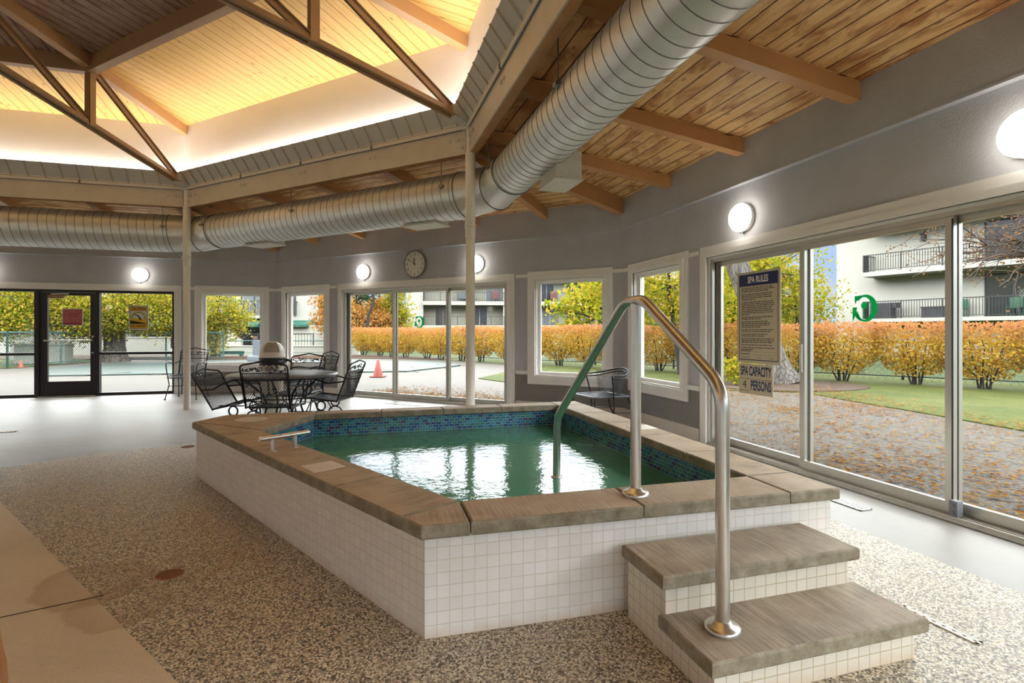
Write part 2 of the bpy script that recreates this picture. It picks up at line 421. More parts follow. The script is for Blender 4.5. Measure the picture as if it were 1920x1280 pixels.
KX[0] = 1.0
def bark():
    t = NT('bark_grey'); o = t.obj(); v = t.map(o, (1, 1, .13)); KX[0] = OUTK * 1.2
    vo = t.n('ShaderNodeTexVoronoi', feature='DISTANCE_TO_EDGE'); t.l(v, vo.inputs['Vector']); vo.inputs['Scale'].default_value = 15
    n = t.noise(v, 9, 5, .7, .5)
    c = t.ramp(n, [(.3, lin(120, 110, 100)), (.5, lin(172, 162, 152)), (.7, lin(208, 202, 194))])
    h = t.rampv(vo.outputs[0], .0, .10)
    c = t.mix(t.math('MULTIPLY', t.math('SUBTRACT', 1.0, h), .5), c, lin(92, 82, 74)); KX[0] = 1.0
    t.bsdf(c, .9, 0, .2, h, .8, .03)
bark()
def water():
    t = NT('water'); o = t.obj()
    v1 = t.noise(t.map(o, (1, 1, 1)), 3.2, 3, .55, .6); v2 = t.noise(o, 16, 3, .6, .4)
    # broken bubbles of the jets, stronger on the side under the handrail
    h = t.math('ADD', t.math('MULTIPLY', v1, .55), t.math('MULTIPLY', v2, .32))
    b = t.n('ShaderNodeBump'); b.inputs['Strength'].default_value = .2; b.inputs['Distance'].default_value = .03; t.l(h, b.inputs['Height'])
    df = t.n('ShaderNodeBsdfDiffuse'); df.inputs[0].default_value = lin(104, 180, 150); t.l(b.outputs[0], df.inputs['Normal'])
    tr = t.n('ShaderNodeBsdfTransparent'); tr.inputs[0].default_value = lin(120, 205, 180)
    m1 = t.n('ShaderNodeMixShader'); m1.inputs[0].default_value = .42; t.l(df.outputs[0], m1.inputs[1]); t.l(tr.outputs[0], m1.inputs[2])
    gl = t.n('ShaderNodeBsdfGlossy'); gl.inputs['Roughness'].default_value = .035; t.l(b.outputs[0], gl.inputs['Normal'])
    fr = t.n('ShaderNodeFresnel'); fr.inputs[0].default_value = 1.36; t.l(b.outputs[0], fr.inputs['Normal'])
    m2 = t.n('ShaderNodeMixShader'); t.l(fr.outputs[0], m2.inputs[0]); t.l(m1.outputs[0], m2.inputs[1]); t.l(gl.outputs[0], m2.inputs[2])
    t.l(m2.outputs[0], t.out.inputs[0])
water()

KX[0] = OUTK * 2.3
def leaf_mat(name, cols, top=None, z0=1.0, z1=1.4):
    t = NT(name); g = t.n('ShaderNodeNewGeometry')
    c = t.ramp(g.outputs['Random Per Island'], [((i + .0) / len(cols), lin(*x)) for i, x in enumerate(cols)], 'LINEAR')
    if top:   # young shoots at the clipped top are redder
        sp = t.n('ShaderNodeSeparateXYZ'); t.l(t.obj(), sp.inputs[0])
        nz = t.noise(t.pos(), 1.2, 3)
        f = t.rampv(t.math('ADD', sp.outputs[2], t.math('MULTIPLY', t.math('SUBTRACT', nz, .5), .5)), z0, z1)
        c = t.mix(t.math('MULTIPLY', f, .75), c, t.ramp(g.outputs['Random Per Island'], [(i / len(top), lin(*x)) for i, x in enumerate(top)]))
    df = t.n('ShaderNodeBsdfDiffuse'); t.l(c, df.inputs[0]); tl = t.n('ShaderNodeBsdfTranslucent'); t.l(c, tl.inputs[0])
    mx = t.n('ShaderNodeMixShader'); mx.inputs[0].default_value = .42; t.l(df.outputs[0], mx.inputs[1]); t.l(tl.outputs[0], mx.inputs[2])
    t.l(mx.outputs[0], t.out.inputs[0])
leaf_mat('leaf_hedge', [(232, 176, 52), (214, 186, 60), (238, 196, 88), (200, 150, 60), (226, 160, 70), (240, 204, 104)], [(238, 150, 104), (226, 132, 96), (240, 176, 110), (222, 140, 118)])
leaf_mat('leaf_yellowgreen', [(150, 168, 40), (200, 192, 52), (120, 150, 44), (216, 200, 70), (168, 176, 56), (228, 190, 70)])
leaf_mat('leaf_maple', [(196, 190, 44), (110, 146, 40), (230, 200, 66), (150, 166, 44), (240, 190, 96), (90, 130, 44), (222, 206, 80)])
leaf_mat('leaf_orange', [(226, 150, 70), (232, 170, 84), (214, 120, 84), (200, 150, 76), (238, 184, 96), (190, 160, 84)])
leaf_mat('leaf_brown', [(166, 120, 84), (140, 100, 76), (186, 140, 92), (150, 124, 96)])
leaf_mat('leaf_dark', [(70, 92, 62), (92, 112, 76), (58, 78, 56), (104, 120, 84)])
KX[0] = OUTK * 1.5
leaf_mat('leaf_fallen', [(236, 180, 96), (222, 150, 72), (240, 200, 124), (204, 150, 96), (230, 168, 84), (190, 120, 70)])

KX[0] = 1.0
def globe():
    t = NT('globe_glass'); lw = t.n('ShaderNodeLayerWeight'); lw.inputs[0].default_value = .35
    e = t.ramp(lw.outputs['Facing'], [(0, (1.0, .97, .90, 1)), (.7, (1.0, .94, .80, 1)), (1, (.95, .86, .68, 1))])
    t.bsdf((.9, .88, .82, 1), .2, 0, .5, emit=e, es=GLOBE)
GLOBE = 5
globe()

# ------------------------------------------------------------------ floor
def octagon(r_ap): return [(CX + r_ap / cos(pi / 8) * cos(TH + (k + .5) * pi / 4), CY + r_ap / cos(pi / 8) * sin(TH + (k + .5) * pi / 4)) for k in range(8)]
b = MB(); b.prism(octagon(8.97), -.12, 0.0); o = b.build('floor', 'floor_concrete', kind='structure')
o['label'] = 'pale smooth concrete deck floor of the octagonal hall'
LB0, LB1 = Vector((-3.66, 3.79)), Vector((-1.145, 1.819)); dLB = (LB1 - LB0).normalized()
agg = [tuple(LB0 - dLB * 1.25), tuple(LB0 + dLB * 5.2), tuple(W(0, 8.11, -3.4)[:2]), tuple(W(0, 8.11, 2.2)[:2]), tuple(W(0, 6.6, 4.6)[:2]), (-2.6, 5.9), (-3.456, 5.775), (-4.14, 5.22)]
b = MB(); b.prism(agg, -.01, .002); o = b.build('floor_aggregate', 'floor_aggregate', kind='structure')
o['label'] = 'speckled exposed aggregate paving around the spa'
nLB = Vector((dLB.y, -dLB.x)); bp = [LB0 - dLB * 1.6, LB0 - dLB * 1.6 + nLB * 3.2, LB0 + dLB * 6 + nLB * 3.2, LB0 + dLB * 6]
b = MB(); b.prism([tuple(p) for p in bp], -.01, .0015); o = b.build('floor_band', 'floor_band', kind='structure'); o['label'] = 'smooth concrete band crossing the lower corner of the floor, warm light painted in as a tan tint'
# saw-cut joint and worn kerb line in the pale band at lower left
b = MB(); b.bar((-2.9, 1.75, .001), (-1.86, 2.42, .001), .006, .003, (0, 0, 1)); o = b.build('floor_joint', 'dark_hole', kind='structure')
pts = [(-2.16, 2.22), (-1.96, 2.03), (-1.85, 1.93), (-1.74, 1.82), (-1.62, 1.66)]
b = MB(); b.tube([(x, y, .0) for x, y in pts], .012, 6, flat=.4); o = b.build('floor_trim_strip', 'rafter_paint', kind='structure')

# ------------------------------------------------------------------ walls
def wall_mb(glass_front):
    b = MB(); a0, a1 = AW, AW + .15
    def seg(t0, t1, z0, z1, mi=0, e0=False, e1=False, ai=None):
        ai = ai or a0
        p = lambda a, t, e: (a, (a * T8 * (1 if t > 0 else -1)) if e else t)
        q = [p(ai, t0, e0), p(a1, t0, e0), p(a1, t1, e1), p(ai, t1, e1)]
        b.hexa([(x, y, z0) for x, y in q] + [(x, y, z1) for x, y in q], mi)
    for s in (1, -1):
        e = dict(e1=True) if s > 0 else dict(e0=True)
        def sg(ta, tb, z0, z1, mi=0, end=False):
            t0, t1 = (ta, tb) if s > 0 else (-tb, -ta)
            seg(t0, t1, z0, z1, mi, e0=end and s < 0, e1=end and s > 0)
        sg(3.37, 3.65, 0, .58, 1, True); sg(3.37, 3.65, .58, 2.0, 0, True)
        sg(2.27, 3.37, 0, .54, 1); sg(1.79, 2.27, 0, .58, 1); sg(1.79, 2.27, .58, 2.0, 0)
    seg(-3.65, 3.65, 2.0, 2.65, 0, True, True)
    seg(-3.65, 3.65, 2.65, 3.25, 0, True, True, AU)
    return b
WALL = {}
for k in range(8):
    if k == 0:
        o = wall_mb(True).build('wall_right', ['wall_paint', 'dado_paint'], kind='structure'); me0 = o.data
    else:
        o = bpy.data.objects.new('wall_' + SIDE[k], me0); COL.objects.link(o); o['kind'] = 'structure'
    at_wall(o, k); WALL[k] = o
WALL[0]['label'] = 'grey wall with the spa rules sign and sliding doors'
WALL[1]['label'] = 'grey wall under the round clock'
WALL[2]['label'] = 'grey wall around the dark framed glass door'

def casing(b, t0, t1, z0, z1, w, sill=True):
    # white casing: flat board and a raised inner bead
    for (x0, x1, c) in ((0, w, .02), (w * .55, w, .034)):
        lo = z0 - w + x0 if sill else 0
        A = AW - c
        b.box(A, AW, t0 - w + x0, t0 - w + x1, lo, z1 + w - x0); b.box(A, AW, t1 + w - x1, t1 + w - x0, lo, z1 + w - x0)
        b.box(A, AW, t0 - w + x1, t1 + w - x1, z1 + w - x1, z1 + w - x0)
        if sill: b.box(A, AW, t0 - w + x1, t1 + w - x1, z0 - w + x0, z0 - w + x1)
def casing_ring(b, t0, t1, z0, z1, a0, a1, w):
    b.box(a0, a1, t0, t0 + w, z0, z1); b.box(a0, a1, t1 - w, t1, z0, z1)
    b.box(a0, a1, t0 + w, t1 - w, z1 - w, z1); b.box(a0, a1, t0 + w, t1 - w, z0, z0 + w)

# trims: one set per wall
tr_me = {}
def struct_copy(key, name, k, maker, mat):
    if key not in tr_me:
        o = maker().build(name, mat, kind='structure'); tr_me[key] = o.data
    else:
        o = bpy.data.objects.new(name, tr_me[key]); COL.objects.link(o); o['kind'] = 'structure'
    return at_wall(o, k)
def mk_ledge():
    b = MB(); b.hexa([(AU - .004, -(AU - .004) * T8, 2.642), (AW, -AW * T8, 2.642), (AW, AW * T8, 2.642), (AU - .004, (AU - .004) * T8, 2.642),
                      (AU - .004, -(AU - .004) * T8, 2.66), (AU, -AU * T8, 2.66), (AU, AU * T8, 2.66), (AU - .004, (AU - .004) * T8, 2.66)]); return b
def mk_frieze():
    b = MB()
    for s in (1, -1):
        for (x, y) in ((1.93, 2.14), (3.50, AW * T8 - .004)): b.box(AW - .014, AW, min(s * x, s * y), max(s * x, s * y), 2.048, 2.098)
    return b
def mk_rail():
    b = MB()
    for s in (1, -1):
        for (x, y) in ((1.93, 2.14), (3.50, AW * T8 - .004)): b.box(AW - .016, AW, min(s * x, s * y), max(s * x, s * y), .552, .606)
    return b
def mk_base():
    b = MB()
    for s in (1, -1): b.box(AW - .02, AW, min(s * 1.93, s * (AW * T8 - .006)), max(s * 1.93, s * (AW * T8 - .006)), 0, .138)
    return b
tn = 0
for k in range(8):
    for key, fn, mt in (('ledge', mk_ledge, 'wall_paint'), ('frieze', mk_frieze, 'white_trim'), ('rail', mk_rail, 'white_trim')):
        tn += 1
        o = struct_copy(key, 'trim_%d' % tn, k, fn, mt)
    o = struct_copy('base', 'baseboard_' + SIDE[k], k, mk_base, 'cream_base')

# windows
def mk_window():
    e = empty('window_0')
    b = MB(); casing(b, -.55, .55, .54, 2.0, .13); b.build('casing', 'white_trim', e)
    b = MB(); casing_ring(b, -.55, .55, .54, 2.0, AW, AW + .15, .012)
    casing_ring(b, -.538, .538, .552, 1.988, AW + .06, AW + .10, .045); b.build('window_frame', 'white_trim', e)
    b = MB(); b.box(AW + .078, AW + .084, -.495, .495, .595, 1.945); b.build('glass_pane', 'glass', e)
    return e
win0 = mk_window(); wn = 0
WLAB = {(0, 1): 'white framed fixed window nearest the corner on the spa sign wall', (1, -1): 'white framed window behind the barrel chair in the corner', (1, 1): 'white framed window behind the iron table on the clock wall', (2, -1): 'white framed window beside the dark glass door'}
for k in range(8):
    for s in (1, -1):
        wn += 1; o = win0 if wn == 1 else copy_tree(win0)
        o.name = 'window_%d' % wn; th = TH + k * pi / 4
        o.location = (CX - sin(th) * 2.82 * s, CY + cos(th) * 2.82 * s, 0); o.rotation_euler = (0, 0, th); o['kind'] = 'structure'
        if (k, s) in WLAB: o['label'] = WLAB[(k, s)]

# sliding doors
def mk_slider():
    e = empty('door_0')
    b = MB(); casing(b, -1.79, 1.79, 0, 2.0, .12, False); b.build('casing', 'white_trim', e)
    b = MB(); b.box(AW, AW + .15, -1.79, -1.765, 0, 2.0); b.box(AW, AW + .15, 1.765, 1.79, 0, 2.0); b.box(AW, AW + .15, -1.765, 1.765, 1.975, 2.0)
    b.build('jamb', 'white_trim', e)
    b = MB(); b.box(AW + .01, AW + .13, -1.765, -1.735, .02, 1.975); b.box(AW + .01, AW + .13, 1.735, 1.765, .02, 1.975); b.box(AW + .01, AW + .13, -1.735, 1.735, 1.945, 1.975)
    b.build('track_frame', 'aluminium', e)
    b = MB(); b.box(AW - .03, AW + .14, -1.79, 1.79, .002, .022)
    for a in (-.02, .02, .055, .095): b.box(AW + a, AW + a + .008, -1.76, 1.76, .022, .036)
    b.build('sill_track', 'alu_track', e)
    b = MB(); b.box(AW + .045, AW + .055, 1.728, 1.737, .04, 1.94); b.build('gasket', 'black_gasket', e)
    for (t0, t1, a) in ((.53, 1.73, .075), (-.625, .60, .03), (-1.73, -.575, .075)):
        z0, z1 = .036, 1.95
        b = MB(); A0, A1 = AW + a, AW + a + .032
        b.box(A0, A1, t0, t0 + .052, z0, z1); b.box(A0, A1, t1 - .052, t1, z0, z1)
        b.box(A0, A1, t0 + .052, t1 - .052, z0, z0 + .072); b.box(A0, A1, t0 + .052, t1 - .052, z1 - .045, z1)
        p = b.build('sliding_panel', 'aluminium', e)
        b = MB(); b.box(AW + a + .013, AW + a + .019, t0 + .05, t1 - .05, z0 + .07, z1 - .043); b.build('glass_pane', 'glass', p)
        if a < .05:
            b = MB(); b.box(AW + .012, AW + .03, t1 - .04, t1 - .014, .86, 1.10); b.box(AW + .006, AW + .014, t1 - .036, t1 - .018, .93, 1.03); b.build('pull_handle', 'alu_track', p)
            b = MB(); b.box(AW + .024, AW + .031, t0 + .001, t0 + .008, .1, 1.93); b.build('gasket', 'black_gasket', p)
    return e
sl0 = None
for k in range(8):
    if k == 2: continue
    o = mk_slider() if sl0 is None else copy_tree(sl0)
    sl0 = sl0 or o
    o.name = 'door_%d' % (k + 1); o['kind'] = 'structure'; at_wall(o, k)
    if k == 0: o['label'] = 'aluminium sliding glass door carrying the spa rules sign'
    if k == 1: o['label'] = 'aluminium sliding glass door below the wall clock'
# storefront with the hinged door
e = empty('door_3'); e['kind'] = 'structure'; e['label'] = 'dark bronze storefront with a hinged glass door and side lights'
b = MB(); casing(b, -1.79, 1.79, 0, 2.0, .12, False); b.build('casing', 'white_trim', e)
b = MB(); F0, F1 = AW + .02, AW + .12
b.box(F0, F1, -1.79, -1.745, 0, 2.0); b.box(F0, F1, 1.745, 1.79, 0, 2.0); b.box(F0, F1, -1.745, 1.745, 1.955, 2.0)
for t0, t1 in ((-.53, -.475), (.42, .49)): b.box(F0, F1, t0, t1, 0, 1.955)
for t0, t1 in ((-1.745, -.53), (.49, 1.745)):
    b.box(F0, F1, t0, t1, 0, .055); b.box(F0, F1, t0, t1, .777, .825)
b.build('storefront_frame', 'dark_bronze', e)
b = MB(); b.box(AW + .05, AW + .10, -.47, -.375, .015, 1.95); b.box(AW + .05, AW + .10, .30, .415, .015, 1.95)
b.box(AW + .05, AW + .10, -.375, .30, .015, .285); b.box(AW + .05, AW + .10, -.375, .30, 1.895, 1.95)
leaf = b.build('door_leaf', 'dark_bronze', e)
b = MB(); b.box(AW + .07, AW + .076, -.376, .301, .284, 1.896); b.build('glass_pane', 'glass', leaf)
b = MB(); b.tube([W0 for W0 in ((AW + .0, .34, 1.05), (AW + .0, -.42, 1.05))], .012, 8); b.box(AW, AW + .05, .325, .345, 1.035, 1.065); b.box(AW, AW + .05, -.42, -.40, 1.035, 1.065); b.build('push_bar', 'aluminium', leaf)
b = MB(); b.box(AW - .01, AW + .05, .02, .27, 1.835, 1.90); b.build('closer_body', 'truss_paint', leaf)
b = MB(); b.bar((AW + .0, .22, 1.915), (AW + .02, -.05, 1.925), .012, .02); b.build('closer_arm', 'aluminium', leaf)
b = MB(); b.box(AW + .03, AW + .05, -.43, -.40, .80, .83); b.box(AW + .03, AW + .05, -.43, -.405, 1.10, 1.14); b.build('lock_cylinder', 'aluminium', leaf)
b = MB()
for t0, t1 in ((-1.745, -.53), (.49, 1.745)):
    for z0, z1 in ((.055, .777), (.825, 1.955)): b.box(AW + .07, AW + .076, t0, t1, z0, z1)
b.build('side_light_glass', 'glass', e)
b = MB(); b.box(AW - .02, AW + .12, -.47, .42, .001, .014); b.build('threshold', 'alu_track', e)
at_wall(e, 2)

# ------------------------------------------------------------------ lower roof: rafters, deck, hips
SL = .14
zd = lambda a: 3.065 + SL * (AU - a)
def mk_deck():
    b = MB(); a0, a1 = 6.44, 9.95  # planks run past the wall as an unseen eave, lengthened to block high sky
    q = [(a0, -a0 * T8), (a1, -a1 * T8), (a1, a1 * T8), (a0, a0 * T8)]
    b.hexa([(x, y, zd(x)) for x, y in q] + [(x, y, zd(x) + .09) for x, y in q]); return b
def mk_rafter():
    b = MB(); a0, a1 = 6.46, AU
    b.hexa([(x, y, z) for x, y, z in ((a0, -.05, zd(a0) - .145), (a1, -.05, zd(a1) - .145), (a1, .05, zd(a1) - .145), (a0, .05, zd(a0) - .145),
                                      (a0, -.05, zd(a0) - .02), (a1, -.05, zd(a1) - .02), (a1, .05, zd(a1) - .02), (a0, .05, zd(a0) - .02))])
    # darker nailer strip between rafter and deck
    b.hexa([(x, y, z) for x, y, z in ((a0, -.04, zd(a0) - .02), (a1, -.04, zd(a1) - .02), (a1, .04, zd(a1) - .02), (a0, .04, zd(a0) - .02),
                                      (a0, -.04, zd(a0)), (a1, -.04, zd(a1)), (a1, .04, zd(a1)), (a0, .04, zd(a0)))], 1)
    return b
def mk_hip():
    b = MB(); r0, r1 = 7.0, AU / cos(pi / 8) - .01
    z = lambda r: zd(r * cos(pi / 8))
    b.hexa([(r0, -.06, z(r0) - .21), (r1, -.06, z(r1) - .21), (r1, .06, z(r1) - .21), (r0, .06, z(r0) - .21), (r0, -.06, z(r0)), (r1, -.06, z(r1)), (r1, .06, z(r1)), (r0, .06, z(r0))]); return b
raf = None; hipo = None
for k in range(8):
    o = struct_copy('deck', 'ceiling_' + SIDE[k], k, mk_deck, 'deck_wood')
    if k < 3: o['label'] = ('stained plank ceiling above the spa sign wall', 'stained plank ceiling above the clock wall', 'stained plank ceiling above the dark glass door')[k]
    for j, t in enumerate((-2.45, -1.225, 0, 1.225, 2.45)):
        if raf is None:
            o = raf = mk_rafter().build('rafter_beam', ['rafter_paint', 'deck_wood'], kind='structure')
        else:
            o = bpy.data.objects.new('rafter_beam', raf.data); COL.objects.link(o); o['kind'] = 'structure'
        th = TH + k * pi / 4; o.location = (CX - sin(th) * t, CY + cos(th) * t, 0); o.rotation_euler = (0, 0, th)
    if hipo is None:
        o = hipo = mk_hip().build('hip_beam', 'rafter_paint', kind='structure')
    else:
        o = bpy.data.objects.new('hip_beam', hipo.data); COL.objects.link(o); o['kind'] = 'structure'
    at_post(o, k)

# ------------------------------------------------------------------ posts and ring beams
for k in range(7):      # the eighth stands outside the picture
    e = empty('column_post', (CX + RIN * cos(TH + (k + .5) * pi / 4), CY + RIN * sin(TH + (k + .5) * pi / 4), 0), TH + (k + .5) * pi / 4)
    if k == 0:
        p0 = e
        b = MB(); b.lathe([(.05, 0), (.05, 2.3)], 24); b.build('shaft', 'post_paint', e)
        b = MB(); b.lathe([(.05, 2.24), (.056, 2.245), (.056, 3.17)], 24); b.lathe([(.046, 3.17), (.046, 3.43)], 20); b.build('sleeve', 'post_paint', e)
        for z in (2.36, 2.58):
            b = MB()
            for s in (1, -1):
                for dz in (0, .035): b.tube([(-.02, s * .05, z + dz), (-.02, s * .072, z + dz)], .011, 6)
            b.build('bolt_pair', 'post_paint', e)
    else:
        for c in p0.children:
            d = c.copy(); COL.objects.link(d); d.parent = e
    e['kind'] = 'structure'
    if k == 0: e['label'] = 'white round steel post standing behind the spa'
    if k == 1: e['label'] = 'white round steel post beside the bench chair near the dark door'

AB = 6.375
def mk_beam():
    b = MB(); z0, z1 = 3.165, 3.425
    def strip(a0, a1, za, zb, sh=.045, mi=0):
        q = [(a0, -(a0 * T8 - sh)), (a1, -(a1 * T8 - sh)), (a1, a1 * T8 - sh), (a0, a0 * T8 - sh)]
        b.hexa([(x, y, za) for x, y in q] + [(x, y, zb) for x, y in q], mi)
    strip(AB, AB + .014, z0, z1); strip(AB + .014, AB + .10, z0, z0 + .016, mi=1); strip(AB + .014, AB + .10, z1 - .016, z1)  # bottom flange takes the rafter colour, standing in for light reflected off wood
    for t in (-2.56, -2.50, -2.39, -1.28, -1.20, -.05, .04, 1.20, 1.28, 2.39, 2.50, 2.56):
        for z in ((3.33,) if abs(t) < 2.45 else (3.33, 3.24) if abs(t) > 2.52 else (3.33,)):
            b.lathe([(.020, AB), (.020, AB - .008), (.013, AB - .014), (0, AB - .014)], 8, f=lambda x, y, h, t=t, z=z: (h, t + x, z + y))
    return b
def mk_conduit():
    b = MB(); a = AB - .004; h = a * T8 - .08
    b.tube([(a, -h, 3.445), (a, h, 3.445)], .019, 10)
    for t in (-1.25, 0, 1.25): b.box(a - .03, a + .02, t - .012, t + .012, 3.425, 3.47)
    return b
VB, VT, VZ0, VZ1 = 6.365, 6.215, 3.475, 3.665
def mk_valance():
    b = MB()
    q = lambda a, z, d=0: [(a, -a * T8, z), (a, a * T8, z)]
    (p0, p1), (p2, p3) = q(VB, VZ0), q(VT, VZ1)
    (r0, r1), (r2, r3) = q(VB + .012, VZ0 + .008), q(VT + .012, VZ1 + .0)
    b.hexa([p0, r0, r1, p1, p2, r2, r3, p3]); return b
def mk_batten():
    b = MB(); nrm = Vector((VZ0 - VZ1, 0, VT - VB)).normalized()
    for i in range(-12, 13):
        t = i * .268 * .78
        if abs(t) > VT * T8 - .05: continue
        b.bar((VB - .006, t, VZ0 + .0), (VT - .006, t, VZ1 + .0), .016, .012, (0, 1, 0))
    # pale strip along the foot of the valance
    b.hexa([(VB - .012, -(VB - .012) * T8, VZ0 - .028), (VB + .006, -VB * T8, VZ0 - .028), (VB + .006, VB * T8, VZ0 - .028), (VB - .012, (VB - .012) * T8, VZ0 - .028),
            (VB - .016, -(VB - .016) * T8, VZ0 + .004), (VB + .006, -VB * T8, VZ0 + .004), (VB + .006, VB * T8, VZ0 + .004), (VB - .016, (VB - .016) * T8, VZ0 + .004)])
    return b
ZC = 4.42; AC = 6.35
zr = lambda a: ZC + .14 * (AC - a)
def mk_cove():
    b = MB(); a0, a1 = AC, AC + .08
    q = [(a0, -a0 * T8), (a1, -a1 * T8), (a1, a1 * T8), (a0, a0 * T8)]
    b.hexa([(x, y, 3.43) for x, y in q] + [(x, y, 4.60) for x, y in q]); return b
AR = 4.823
def mk_pine(a0, a1):
    def f():
        b = MB(); q = [(a0, -a0 * T8), (a1, -a1 * T8), (a1, a1 * T8), (a0, a0 * T8)]
        # planks run up the slope
        lo = [(x, y, zr(x)) for x, y in q]; hi = [(x, y, zr(x) + .08) for x, y in q]
        b.face([lo[3], lo[2], lo[1], lo[0]], uv=[(c[0], c[1] + 8 * .134) for c in (lo[3], lo[2], lo[1], lo[0])])
        b.face(hi)
        for i in range(4):
            j = (i + 1) % 4; b.face([lo[i], lo[j], hi[j], hi[i]])
        return b
    return f
def mk_ring():
    b = MB(); a0, a1 = AR - .05, AR + .05
    q = [(a0, -a0 * T8), (a1, -a1 * T8), (a1, a1 * T8), (a0, a0 * T8)]
    b.hexa([(x, y, 4.45) for x, y in q] + [(x, y, zr(x)) for x, y in q]); return b
for k in range(8):
    o = struct_copy('beam', 'beam_' + SIDE[k], k, mk_beam, ['beam_paint', 'rafter_paint'])
    if k < 3: o['label'] = 'painted steel ring beam facing the ' + ('spa sign wall', 'clock wall', 'dark glass door')[k]
    o = struct_copy('conduit', 'trim_conduit', k, mk_conduit, 'conduit_grey')
    o = struct_copy('val', 'valance_panel_wall', k, mk_valance, 'valance_grey')
    o2 = struct_copy('bat', 'trim_batten', k, mk_batten, 'batten_grey')
    o = struct_copy('cove', 'cove_wall_' + SIDE[k], k, mk_cove, 'cove_white')
    o = struct_copy('pineo', 'ceiling_cove_' + SIDE[k], k, mk_pine(AR, AC + .05), 'pine_yellow')
    o = struct_copy('pinei', 'ceiling_crown_' + SIDE[k], k, mk_pine(.001, AR), 'pine_dark')
    o = struct_copy('ring', 'beam_crown_' + SIDE[k], k, mk_ring, 'truss_paint')

# roof trusses: one half per post, running to the middle
def mk_truss():
    e = empty('roof_truss')
    S = (0, 1, 0)
    b = MB(); z = lambda r: 3.545 + (6.74 - r) * .176
    for s in (-1, 1):
        b.bar((6.74, s * .022, z(6.74)), (0.03, s * .022, z(.03)), .006, .075, S)
        b.bar((6.74, s * .042, z(6.74) - .034), (0.03, s * .042, z(.03) - .034), .045, .007, S)
    b.build('bottom_chord', 'truss_paint', e)
    for name, p, q in (('web_brace', (6.66, 3.60), (5.29, 4.47)), ('web_brace', (5.16, 3.84), (3.86, 4.66))):
        b = MB()
        for s in (-1, 1):
            b.bar((p[0], s * .016, p[1]), (q[0], s * .016, q[1]), .006, .06, S); b.bar((p[0] + .018, s * .032, p[1] + .02), (q[0] + .018, s * .032, q[1] + .02), .032, .006, S)
        b.build(name, 'truss_paint', e)
    b = MB(); b.box(5.18, 5.26, -.04, .04, 3.80, 4.50); b.box(5.17, 5.27, -.018, .018, 3.78, 4.50); b.build('king_post', 'truss_paint', e)
    b = MB(); zz = lambda r: zr(r * cos(pi / 8))
    for r0, r1 in ((0.05, 6.86),):
        b.hexa([(r0, -.055, zz(r0) - .14), (r1, -.055, zz(r1) - .14), (r1, .055, zz(r1) - .14), (r0, .055, zz(r0) - .14), (r0, -.055, zz(r0)), (r1, -.055, zz(r1)), (r1, .055, zz(r1)), (r0, .055, zz(r0))])
    b.build('hip_rafter', 'hip_paint', e)
    b = MB(); b.hexa([(6.70, -.06, 3.50), (6.89, -.06, 3.45), (6.89, .06, 3.45), (6.70, .06, 3.50), (6.66, -.06, 3.62), (6.86, -.06, 3.60), (6.86, .06, 3.60), (6.66, .06, 3.62)]); b.build('bearing_bracket', 'valance_grey', e)
    return e
tr0 = mk_truss()
for k in range(8):
    o = tr0 if k == 0 else copy_tree(tr0)
    at_post(o, k); o['kind'] = 'structure'
    if k == 0: o['label'] = 'brown steel roof truss springing from the post behind the spa'
    if k == 1: o['label'] = 'brown steel roof truss springing from the post near the dark door'

# ------------------------------------------------------------------ spiral duct
DS = {0: (6.80, 2.90, .235), 1: (6.75, 2.82, .27), 2: (6.75, 2.80, .298), 3: (6.75, 2.80, .298), 7: (6.80, 2.92, .235)}
def duct_ring(k, t, R, n=32):
    a, z, _ = DS[k]
    return [tuple(W(k, a + R * cos(2 * pi * j / n), t + .03 * sin(2 * pi * j / n), z + R * sin(2 * pi * j / n))) for j in range(n)]
def duct_seg(b, k, t0, t1, seam=.115):
    R = DS[k][2]; r0, r1 = duct_ring(k, t0, R), duct_ring(k, t1, R)
    b.grid([r0, r1], True); c = t0 + seam * .5
    while c < t1 - .03:
        b.grid([duct_ring(k, c - .004, R), duct_ring(k, c - .0015, R + .003), duct_ring(k, c + .0015, R + .003), duct_ring(k, c + .004, R)], True, 1); c += seam
    return [r0, r1]
du = empty('spiral_duct', tuple(W(1, 6.75, 0, 2.8)))
DO = Vector(du.location)
def sub(b):
    b.v = [(x - DO.x, y - DO.y, z - DO.z) for x, y, z in b.v]; return b
rowsets = {}
HT = 2.35
for k in (7, 0, 1, 2, 3):
    b = MB(); rowsets[k] = duct_seg(b, k, -HT, HT); sub(b).build('duct_section', ['galv', 'galv_seam'], du)
for ka, kb in ((7, 0), (0, 1), (1, 2), (2, 3)):
    r0 = rowsets[ka][-1]; r1 = rowsets[kb][0]; n = len(r0)
    A = DS[ka]; Bq = DS[kb]; b = MB(); rows = [r0]
    # two mitres of a gored elbow
    for f in (.25, .5, .75):
        a = A[0] + (Bq[0] - A[0]) * f; z = A[1] + (Bq[1] - A[1]) * f; R = A[2] + (Bq[2] - A[2]) * f
        da = (f - .5) * .16 * pi / 4; rc = a / cos(pi / 8 - abs(da)) * .996; th = TH + (ka + .5) * pi / 4 + da
        rows.append([(CX + (rc + R * cos(2 * pi * j / n)) * cos(th), CY + (rc + R * cos(2 * pi * j / n)) * sin(th), z + R * sin(2 * pi * j / n)) for j in range(n)])
    rows.append(r1); b.grid(rows, True)
    for rw in rows[0], rows[2], rows[-1]:
        c = sum((Vector(p) for p in rw), Vector()) / n; nx = [c + (Vector(p) - c) * 1.02 for p in rw]
        b.tube(nx + [nx[0]], .006, 5, False, 1)
    sub(b).build('duct_elbow', ['galv', 'galv_seam'], du)
